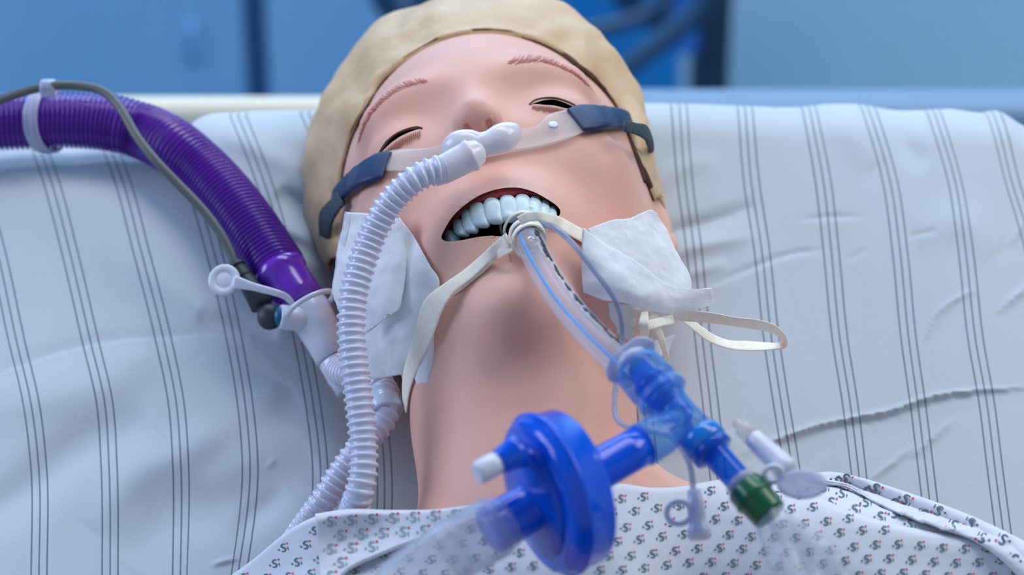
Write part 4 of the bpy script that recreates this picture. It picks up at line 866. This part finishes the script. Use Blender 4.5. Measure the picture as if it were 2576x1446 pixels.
LT('lock_ring', XT(39.5), X1, [(0, 6.8), (.6, 8.1), (2, 8.5), (5.6, 8.6), (6.8, 8.0), (7.2, 6.5)], M['cyan'], label='bright blue ridged lock ring')
LT('lock_ring', XT(46.3), X1, [(0, 6.5), (.5, 8.2), (3.0, 8.1), (3.6, 5.6)], M['blue_clear'])
LT('neck', XT(49), X1, [(0, 5.2), (1, 5.3), (14, 5.0), (16, 5.0)], M['blue_clear'], label='clear blue narrow neck')
LT('clear_ring', XT(63), X1, [(0, 5.0), (.5, 6.0), (3.4, 6.2), (4.2, 5.4)], M['milky'], label='clear ring above the green connector')
LT('green_connector', XT(66), X1, [(0, 4.6), (.4, 6.9), (1, 7.3), (5.0, 7.5), (6.0, 7.9), (7.0, 7.9), (7.4, 7.2), (8, 7.1), (14, 6.8), (15.2, 6.4), (15.4, 4.4)], M['green'], seg=10, label='green ridged connector')
J = PX(1693, 1062, .872)
V, F = lathe(XT(22), XT(40), [(0, .0030), (.001, .0052), (.006, .0056), (.010, .0044), (.012, .002)], 20); obj('inner_valve', V, F, M['cyan'], ta)
V, F = tube([J - RT * .002, J + RT * .0015 + UP * .002], .0034, 20); obj('inner_elbow', V, F, M['cyan'], ta)
FD = camv(-.81, -.41, .42).normalized()                                 # the filter's axis, down-left and towards the camera
J2 = PX(1672, 1088, .870)
def FT(mm): return J2 + FD * (mm * .001)
LT('side_arm', FT(-9), FT(60), [(0, 5.2), (.6, 6.8), (9.0, 7.3), (10, 7.9), (16, 8.1), (19.5, 8.3), (20, 7.6)], M['blue_pale'], label='pale clear side arm')
hf = empty('breathing_filter', FT(52), 'round royal blue breathing filter with white plug hanging in front of the chest', 'filter')
LT('upper_port', FT(9.5), FT(80), [(0, 6.6), (.4, 7.7), (8, 7.6), (22, 7.9), (32, 8.6)], M['blue'], hf)
HD = camv(-.875, -.255, .41).normalized(); HC = FT(48); LT('filter_housing', HC - HD * .010, HC + HD, [(0, 8.5), (.8, 15), (1.8, 24.5), (2.8, 27.6), (4.2, 28.6), (12.5, 29.2), (13.0, 30.2), (14.6, 30.4), (15.2, 29.0), (16.8, 28.6), (18.2, 27.6), (19.2, 25.6), (19.8, 22.0), (20.6, 16), (21.6, 9)], M['blue'], hf, 90)
LT('housing_face', HC + HD * .0102, HC + HD, [(0, 21.5), (.6, 21.2), (1.6, 17.5), (2.6, 12.0), (3.4, 9.2)], see('deep_blue_face', srgb(4, 84, 218), .8, .2, .15, (.2, .5, 1, 1)), hf, 70, 'slightly domed lower face')
LT('lower_port', FT(59.5), FT(120), [(0, 9.8), (2, 9.0), (4, 8.7), (17, 9.0), (18.5, 9.3), (19, 8.4)], M['blue'], hf, label='wide lower port')
pl0 = PX(1250, 1164, .828); LT('port_plug', pl0 - FD * .001, pl0 + FD, [(0, 3.2), (.6, 4.0), (3, 4.2), (8.4, 4.2), (9.4, 3.7), (9.6, 2.9), (9.6, .1)], M['white_plastic'], hf, 28, 'white round plug on the side port')
LT('sample_port', pl0 - FD * .009, pl0, [(0, 6.5), (2.0, 5.6), (7, 4.6), (8.6, 4.4)], M['blue'], hf, 28)
for px_, py_, r_ in ((1337, 1225, .0016),): pass
# clear ventilator tube at the lower left, clear sleeve under the green connector
vtb = empty('ventilator_tube', FT(88), 'wide clear ventilator tube leaving the blue filter towards the lower left corner', 'tube')
cp = [FT(72), FT(76), FT(82), FT(94), FT(110) - UP * .002, FT(128) - UP * .006, FT(146) - UP * .012]
CP = cr(cp, 120); s = np.linspace(0, 1, 120); rad = np.interp(s, [0, .03, .08, .15, .2, .26, 1], [.0100, .0106, .0106, .0112, .0100, .0108, .0112])
V, F = tube(CP, rad, 44); obj('tube_wall', V, F, M['clear'], vtb)
V, F = ribbed([CP[6], CP[20], CP[34]], .0016, .0104, .0009, 1, 40, 6)[1]; obj('tube_cuff', V, F, M['clear'], vtb, label='ringed clear cuff')
V, F = tube(CP[30:], .0096, 40); obj('inner_wall', V, F, see('clear_inner_wall', srgb(214, 220, 236), .10, .05, .5), vtb)
sl = empty('suction_sleeve', XT(90), 'crumpled clear plastic sleeve below the green connector at the lower right', 'sleeve')
SPt = cr([tuple(XT(80)), tuple(XT(86) - UP * .002), tuple(PX(2010, 1400, .846)), tuple(PX(2050, 1470, .842)), tuple(PX(2090, 1540, .838))], 70); T2, A2, B2 = frames(SPt, FW)
V = []; seg = 40
for i in range(70):
    for j in range(seg):
        h = 2 * math.pi * j / seg; f = i / 69; r = (.0052 + .0048 * min(1, f * 2.2)) * (1 + .22 * math.sin(3 * h + 4 * f) * min(1, f * 4) + .10 * math.sin(7 * h - 9 * f)); V.append(SPt[i] + (A2[i] * math.cos(h) * 1.0 + B2[i] * math.sin(h)) * r)
F = [(i * seg + j, i * seg + (j + 1) % seg, (i + 1) * seg + (j + 1) % seg, (i + 1) * seg + j) for i in range(69) for j in range(seg)]
obj('sleeve_film', V, F, M['bag'], sl); V, F = tube(SPt, .0024, 16); obj('suction_catheter', V, F, M['clear'], sl)

# ---------------------------------------------------------------- cream tie tape
tt = empty('cotton_tie_tape', S(1200, 660, 2), 'cream cotton tape tied round the mouth tube and knotted behind the right gauze', 'tape')
def tapeseg(name, rows, th=.0009, n=70, label=None):
    V, F = ribbon(rows, th, n, .6); return obj(name, V, F, M['tape'], tt, label=label)
def dS(x, y, off): return (S(x, y) - CAM).dot(FW) - off * .001
def tr(x0, y0, x1, y1, off): return (x0, y0, x1, y1, dS(x0, y0, off), dS(x1, y1, off))
tapeseg('left_strand', [(1272, 586, 1282, 622, .950, .950), (1240, 614, 1262, 634, .956, .957), tr(1212, 640, 1228, 662, 3.5), tr(1170, 676, 1190, 698, 3), (1122, 710, 1146, 732, .9595, .9575), (1086, 736, 1122, 764, .961, .957), (1062, 765, 1106, 800, .963, .959), (1046, 820, 1088, 850, .965, .961), (1030, 880, 1064, 900, .970, .966), (1016, 930, 1044, 945, .978, .973), (1012, 975, 1030, 990, .985, .980), (1014, 1010, 1022, 1040, .99, .986)], label='left strand crossing the chin and gauze')
tapeseg('left_strand', [(1286, 606, 1292, 630, .950, .950), tr(1232, 640, 1250, 655, 2), tr(1200, 668, 1216, 684, 1.5), tr(1150, 706, 1168, 724, 1.2), (1124, 728, 1142, 744, .963, .962)], .0007)
tapeseg('right_strand', [(1300, 545, 1312, 566, .945, .945), (1330, 532, 1340, 556, .945, .945), (1372, 534, 1376, 560, .948, .948), tr(1408, 545, 1402, 572, 3.2), tr(1440, 562, 1428, 590, 2.2), tr(1480, 584, 1466, 612, 2), tr(1520, 610, 1505, 640, 1.2)], label='right strand running under the gauze')
def wrap(i, rr, tilt, w_, a0=0, a1=2 * math.pi, name='tube_wrap'):
    c = TP[i]; a = A_[i]; b = B_[i]; t = T_[i]; C = []; ths = np.linspace(a0, a1, 50, endpoint=(a1 - a0) < 6.28)
    for h in ths: C.append(c + a * math.cos(h) * rr + b * math.sin(h) * rr + t * tilt * math.sin(h + .8))
    C = np.array(C); N2 = C - c; N2 /= np.linalg.norm(N2, axis=1)[:, None]; V, F = sweep(C, np.tile(t * w_, (len(C), 1)), N2 * .0006, 12, .7, closed=(a1 - a0) >= 6.28); return obj(name, V, F, M['tape'], tt)
ti = lambda y: int(np.argmin([abs(proj(q)[1] - y) for q in TP]))
wrap(ti(592), .0068, .0014, .0020); wrap(ti(604), .0068, -.0010, .0016); wrap(ti(580), .0082, .0028, .0019); wrap(ti(570), .0090, .0036, .0014)
# knot and bow loop
kn = (1625, 822)
for i, rows in enumerate(([(1582, 776, 1590, 800, .972, .974), (1620, 778, 1612, 800, .968, .968), (1655, 792, 1640, 812, .972, .970), (1672, 812, 1652, 830, .982, .980)], [(1592, 822, 1606, 838, .972, .972), (1622, 808, 1628, 832, .964, .964), (1652, 800, 1662, 822, .970, .968), (1690, 792, 1694, 815, .982, .980)],
          [(1612, 786, 1630, 784, .964, .966), (1606, 815, 1632, 815, .960, .960), (1610, 846, 1630, 850, .966, .966), (1590, 862, 1606, 872, .976, .976)], [(1636, 815, 1652, 806, .968, .968), (1652, 845, 1668, 838, .972, .974), (1664, 880, 1678, 876, .980, .980), (1672, 905, 1684, 900, .99, .99)])):
    tapeseg('knot_turn', rows, .0013, 36)
tapeseg('bow_loop', [(1680, 786, 1676, 802, .985, .985), (1730, 780, 1722, 808, .984, .986), (1790, 786, 1782, 812, .982, .986), (1850, 798, 1846, 820, .980, .986), (1905, 804, 1900, 828, .980, .988), (1950, 818, 1940, 836, .984, .992), (1978, 848, 1962, 850, .990, .998), (1976, 874, 1958, 862, .996, 1.006), (1940, 880, 1930, 862, 1.002, 1.012), (1880, 882, 1880, 858, 1.002, 1.010), (1830, 876, 1834, 856, 1.0, 1.006), (1780, 858, 1796, 842, .998, 1.002), (1745, 832, 1764, 820, .994, .998), (1710, 805, 1730, 798, .990, .994), (1680, 795, 1696, 786, .988, .990)], .0009, 120, label='long cream bow loop lying over the pillow')
# ---------------------------------------------------------------- printed gown
M['gown'] = mat('gown_cloth', srgb(218, 222, 232), 0.85); add_noise(M['gown'], 900, None, None, bump=.2, bscale=2200, bdist=.0002)
M['ink'] = mat('slate_print', srgb(96, 114, 124), 0.8); M['dot'] = mat('red_print_dot', srgb(216, 84, 100), 0.8)
cam_a = np.array(tuple(CAM)); f_a = np.array(tuple(FW)); r_a = np.array(tuple(RT)); u_a = np.array(tuple(UP))
def unp(X, Y, D): return cam_a + f_a * D[..., None] + r_a * ((X - 1288) / FPX * D)[..., None] + u_a * ((723 - Y) / FPX * D)[..., None]
GX0, GX1, GY0, GY1, GS = 440, 2900, 1150, 1760, 20
gx = np.arange(GX0, GX1 + 1, GS); gy = np.arange(GY0, GY1 + 1, GS); DG = np.zeros((len(gy), len(gx))); PDG = pillow_depth(*np.meshgrid(gx.astype(float), gy.astype(float)))
for i, y in enumerate(gy):
    for j, x in enumerate(gx):
        r = ray(x, y); h = BV.ray_cast(CAM, r)[0]; pd = float(PDG[i, j]) - .001
        DG[i, j] = min(pd, (h - CAM).dot(FW)) if h is not None else pd
XX_, YY_ = np.meshgrid(gx, gy)                                           # the ribbed tubes lie under the cloth at the left
DG = np.minimum(DG, .942 + .028 * np.clip((np.abs(XX_ - 900) - 55) / 130, 0, 3) ** 1.4 + .03 * np.clip((YY_ - 1400) / 200, 0, 2))
for _ in range(2):
    Q = np.pad(DG, 1, mode='edge'); DG = np.minimum.reduce([Q[a:a + DG.shape[0], b:b + DG.shape[1]] for a in range(3) for b in range(3)])
raw = DG.copy()
for _ in range(9):
    Q = np.pad(DG, 1, mode='edge'); DG = (Q[:-2, 1:-1] + Q[2:, 1:-1] + Q[1:-1, :-2] + Q[1:-1, 2:] + 2 * Q[1:-1, 1:-1]) / 6; DG = np.minimum(DG, raw)
DG -= .0045 + .003 * np.clip((XX_ - 1850) / 100, 0, 1)
def gdepth(X, Y):
    fx = np.clip((X - GX0) / GS, 0, len(gx) - 1.001); fy = np.clip((Y - GY0) / GS, 0, len(gy) - 1.001); i = fy.astype(int); j = fx.astype(int); a = fx - j; b = fy - i
    return (DG[i, j] * (1 - a) + DG[i, j + 1] * a) * (1 - b) + (DG[i + 1, j] * (1 - a) + DG[i + 1, j + 1] * a) * b
# letter shapes: S stroke, an i stem and its red dot, and the small blot before them (unit box, y down)
th = np.linspace(0, 1, 15)
Sst = cr([(.42, -.38), (.18, -.50), (-.12, -.42), (-.20, -.20), (.05, 0), (.26, .20), (.16, .44), (-.14, .50), (-.36, .36)], 15)[:, :2]
def glyph(surf, cx, cy, size, rot, V, F, MI, lift=.00025):
    """strokes laid on the cloth through surf(x, y) -> point; both sides of the print follow the cloth"""
    c, s = math.cos(rot), math.sin(rot)
    def mp(x, y):
        X = np.array(cx + size * (x * c - y * s)); Y = np.array(cy + size * (x * s + y * c)); return surf(X, Y)
    def strip(P, w_, m):
        T = np.gradient(P, axis=0); T /= np.linalg.norm(T, axis=1)[:, None] + 1e-9; Nn = np.stack([-T[:, 1], T[:, 0]], 1); k = len(V); t = np.linspace(0, 1, len(P)); ww = w_ * (1 - .5 * np.abs(2 * t - 1) ** 3)
        L_ = P + Nn * ww[:, None]; R_ = P - Nn * ww[:, None]
        for a, b in zip(L_, R_): V.append(mp(*a)); V.append(mp(*b))
        for i in range(len(P) - 1): F.append((k + 2 * i, k + 2 * i + 1, k + 2 * i + 3, k + 2 * i + 2)); MI.append(m)
    strip(Sst, .135, 1); strip(np.array([(.62, .02), (.62, .26), (.62, .5)]), .085, 1)
    for (ox, oy, rx, m) in ((.68, -.42, .15, 2), (-.66, .10, .15, 1)):
        k = len(V); n = 9
        for q in range(n): V.append(mp(ox + rx * math.cos(2 * math.pi * q / n), oy + rx * 1.05 * math.sin(2 * math.pi * q / n)))
        F.append(tuple(range(k, k + n))); MI.append(m)
gown = empty('hospital_gown', PX(1500, 1400, .91), 'white hospital gown with small printed letters and red dots covering the mannequin chest', 'gown')
def cloth(name, X, Y, D, glyphs, th=.0007, label=None, ink=None):
    """cloth panel over a pixel-aligned grid at real depth, with its print on the top surface"""
    G = unp(X, Y, D); nv, nu = X.shape; V, F, uv = sheet(G, th); V = [tuple(v) for v in V]; MI = [0] * len(F)
    gv, gf, gm = [], [], []
    for cx, cy, sz, rt_, sf in glyphs: glyph(sf, cx, cy, sz, rt_, gv, gf, gm)
    k = len(V); V += [tuple(v) for v in gv]; F = F + [tuple(a + k for a in q) for q in gf]; MI += gm
    return obj(name, V, F, [M['gown'], ink or M['ink'], M['dot']], gown, mi=MI, label=label)
TX_ = [440, 560, 640, 700, 745, 790, 860, 960, 1060, 1180, 1300, 1450, 1560, 1640, 1720, 1800, 1880, 1980, 2040, 2100, 2200, 2300, 2400, 2450, 2500, 2576, 2760]
TY_ = [1560, 1462, 1404, 1354, 1322, 1300, 1290, 1290, 1288, 1272, 1246, 1224, 1216, 1226, 1222, 1207, 1200, 1212, 1236, 1268, 1304, 1328, 1344, 1350, 1362, 1400, 1500]
nu, nv = 300, 90; xs = np.linspace(460, 2740, nu); yt = np.array([smooth_interp(x, TX_, TY_) for x in xs]); X = np.tile(xs, (nv, 1)); vv = np.linspace(0, 1, nv)[:, None]; Y = yt[None] + vv * (1740 - yt[None])
def main_d(X, Y):
    w1 = .0012 * np.sin((X * .6 + Y) / 46.0) * np.clip((1500 - X) / 900, 0, 1) + .0008 * np.sin((X - Y * 1.6) / 70.0) - .0045 * np.exp(-((Y - np.interp(X, TX_, TY_)) / 60) ** 2) * np.clip((X - 1980) / 80, 0, 1)
    return gdepth(X, Y) + w1
D = main_d(X, Y); e = np.clip((Y - yt[None]) / 14, 0, 1); D = D + .0025 * (1 - e) ** 2
main_s = lambda X, Y: unp(X, Y, main_d(X, Y) - .00035)
rg = random.Random(11); gl = []
for r in range(-2, 16):
    for c in range(-4, 50):
        x = 520 + c * 56 + (r % 2) * 28 + r * 6; y = 1232 + r * 36 - c * 1.2 + 8 * math.sin(c * .8)
        tY = smooth_interp(np.array(float(x)), TX_, TY_)
        if y < tY + 20 or x < 480 or x > 2700 or y > 1560: continue
        gl.append((x, y, 18, rg.uniform(-.15, .15) - .15, main_s))
cloth('front_panel', X, Y, D, gl)
# left collar flap lying over the front
nu, nv = 160, 40; u_ = np.linspace(0, 1, nu); tx = np.array([smooth_interp(k, [0, .25, .5, .75, 1], [792, 880, 990, 1100, 1205]) for k in u_]); ty = np.array([smooth_interp(k, [0, .25, .5, .75, 1], [1292, 1280, 1282, 1280, 1266]) for k in u_])
bx_ = np.array([smooth_interp(k, [0, .25, .5, .75, 1], [810, 870, 960, 1070, 1215]) for k in u_]); by2 = np.array([smooth_interp(k, [0, .25, .5, .75, 1], [1500, 1432, 1388, 1346, 1296]) for k in u_])
vv = np.linspace(0, 1, nv)[:, None]; X = tx[None] * (1 - vv) + bx_[None] * vv; Y = ty[None] * (1 - vv) + by2[None] * vv
def flap_d(X, Y): return gdepth(X, Y) - .0080 - .0010 * np.sin(Y / 22.0)
D = flap_d(X, Y) + .004 * (1 - np.clip(vv * 9, 0, 1)) ** 2
fs = lambda X, Y: unp(X, Y, flap_d(X, Y) - .0004); gl = []
for r in range(0, 8):
    for c in range(0, 12):
        x = 830 + c * 52 + (r % 2) * 26; y = 1312 + r * 34 - c * 3
        k = np.interp(x, bx_, by2)
        if x > 1170 or y > k - 14 or y < np.interp(x, tx, ty) + 14 or x < 820: continue
        gl.append((x, y, 23, -.1 + rg.uniform(-.1, .1), fs))
cloth('left_collar', X, Y, D, gl, .0016, 'left collar flap beside the clear tube', mat('pale_reverse_print', srgb(150, 168, 174), .8))
# right collar: a rolled edge standing off the shoulder with a shaded inner fold
nu, nv = 200, 36; u_ = np.linspace(0, 1, nu); kk = [0, .12, .25, .4, .55, .7, .85, 1]
ax_ = np.array([smooth_interp(k, kk, [2028, 2090, 2170, 2265, 2365, 2470, 2580, 2720]) for k in u_]); ay_ = np.array([smooth_interp(k, kk, [1192, 1186, 1202, 1232, 1266, 1308, 1362, 1440]) for k in u_])
cx_ = np.array([smooth_interp(k, kk, [2080, 2130, 2200, 2280, 2370, 2450, 2530, 2620]) for k in u_]); cy_ = np.array([smooth_interp(k, kk, [1216, 1226, 1262, 1298, 1332, 1362, 1420, 1520]) for k in u_])
vv = np.linspace(0, 1, nv)[:, None]; X = ax_[None] * (1 - vv) + cx_[None] * vv; Y = ay_[None] * (1 - vv) + cy_[None] * vv
def roll_d(X, Y, v): return 0
base = gdepth(X, Y); prof = np.sqrt(np.clip(1 - (2 * vv - 1) ** 2, 0, 1)) * .0065; D = np.minimum(base.mean(0)[None] + 0 * vv, base) - .006 - prof
def roll_s(X, Y):
    k = np.clip(np.interp(X, (ax_ + cx_) / 2, u_), 0, 1); k = np.asarray(k); yy0 = np.interp(k, u_, ay_); yy1 = np.interp(k, u_, cy_); xx0 = np.interp(k, u_, ax_); xx1 = np.interp(k, u_, cx_)
    d = np.stack([xx1 - xx0, yy1 - yy0]); L2 = (d ** 2).sum(0); v = ((X - xx0) * d[0] + (Y - yy0) * d[1]) / L2; v = np.clip(v, 0, 1); ii = k * (nu - 1); i0 = np.clip(ii.astype(int), 0, nu - 1); jj = np.clip((v * (nv - 1)).astype(int), 0, nv - 1)
    return unp(X, Y, D[jj, i0] - .0012)
gl = []
for i, k in enumerate(np.linspace(.10, .86, 13)):
    a = int(k * (nu - 1))
    for v in ((.32,) if i % 2 else (.68,)):
        gl.append((ax_[a] * (1 - v) + cx_[a] * v, ay_[a] * (1 - v) + cy_[a] * v, 24, .45 + math.pi * (i > 5), roll_s))
cloth('right_collar', X, Y, D, gl, .0010, 'rolled collar edge on the right shoulder')
nu, nv = 120, 20; u_ = np.linspace(0, 1, nu); ix = np.linspace(2000, 2460, nu); kk = [2000, 2100, 2200, 2300, 2400, 2460]
t0 = smooth_interp(ix, kk, [1205, 1205, 1250, 1290, 1335, 1360]); t1 = smooth_interp(ix, kk, [1262, 1300, 1336, 1362, 1376, 1388]); vv = np.linspace(0, 1, nv)[:, None]; X = np.tile(ix, (nv, 1)); Y = t0[None] * (1 - vv) + t1[None] * vv
inn = lambda X, Y: unp(X, Y, gdepth(X, Y) - .0004)
D = gdepth(X, Y) + .0002; gl = [(x, y, 21, -.1 + (i % 3) * .1, inn) for i, (x, y) in enumerate([(2034, 1236), (2072, 1226), (2090, 1262), (2150, 1280), (2214, 1298), (2118, 1240), (2178, 1262), (2250, 1290), (2290, 1316)])]
cloth('collar_lining', X, Y, D, gl, .0006, 'shaded inner side of the right collar')
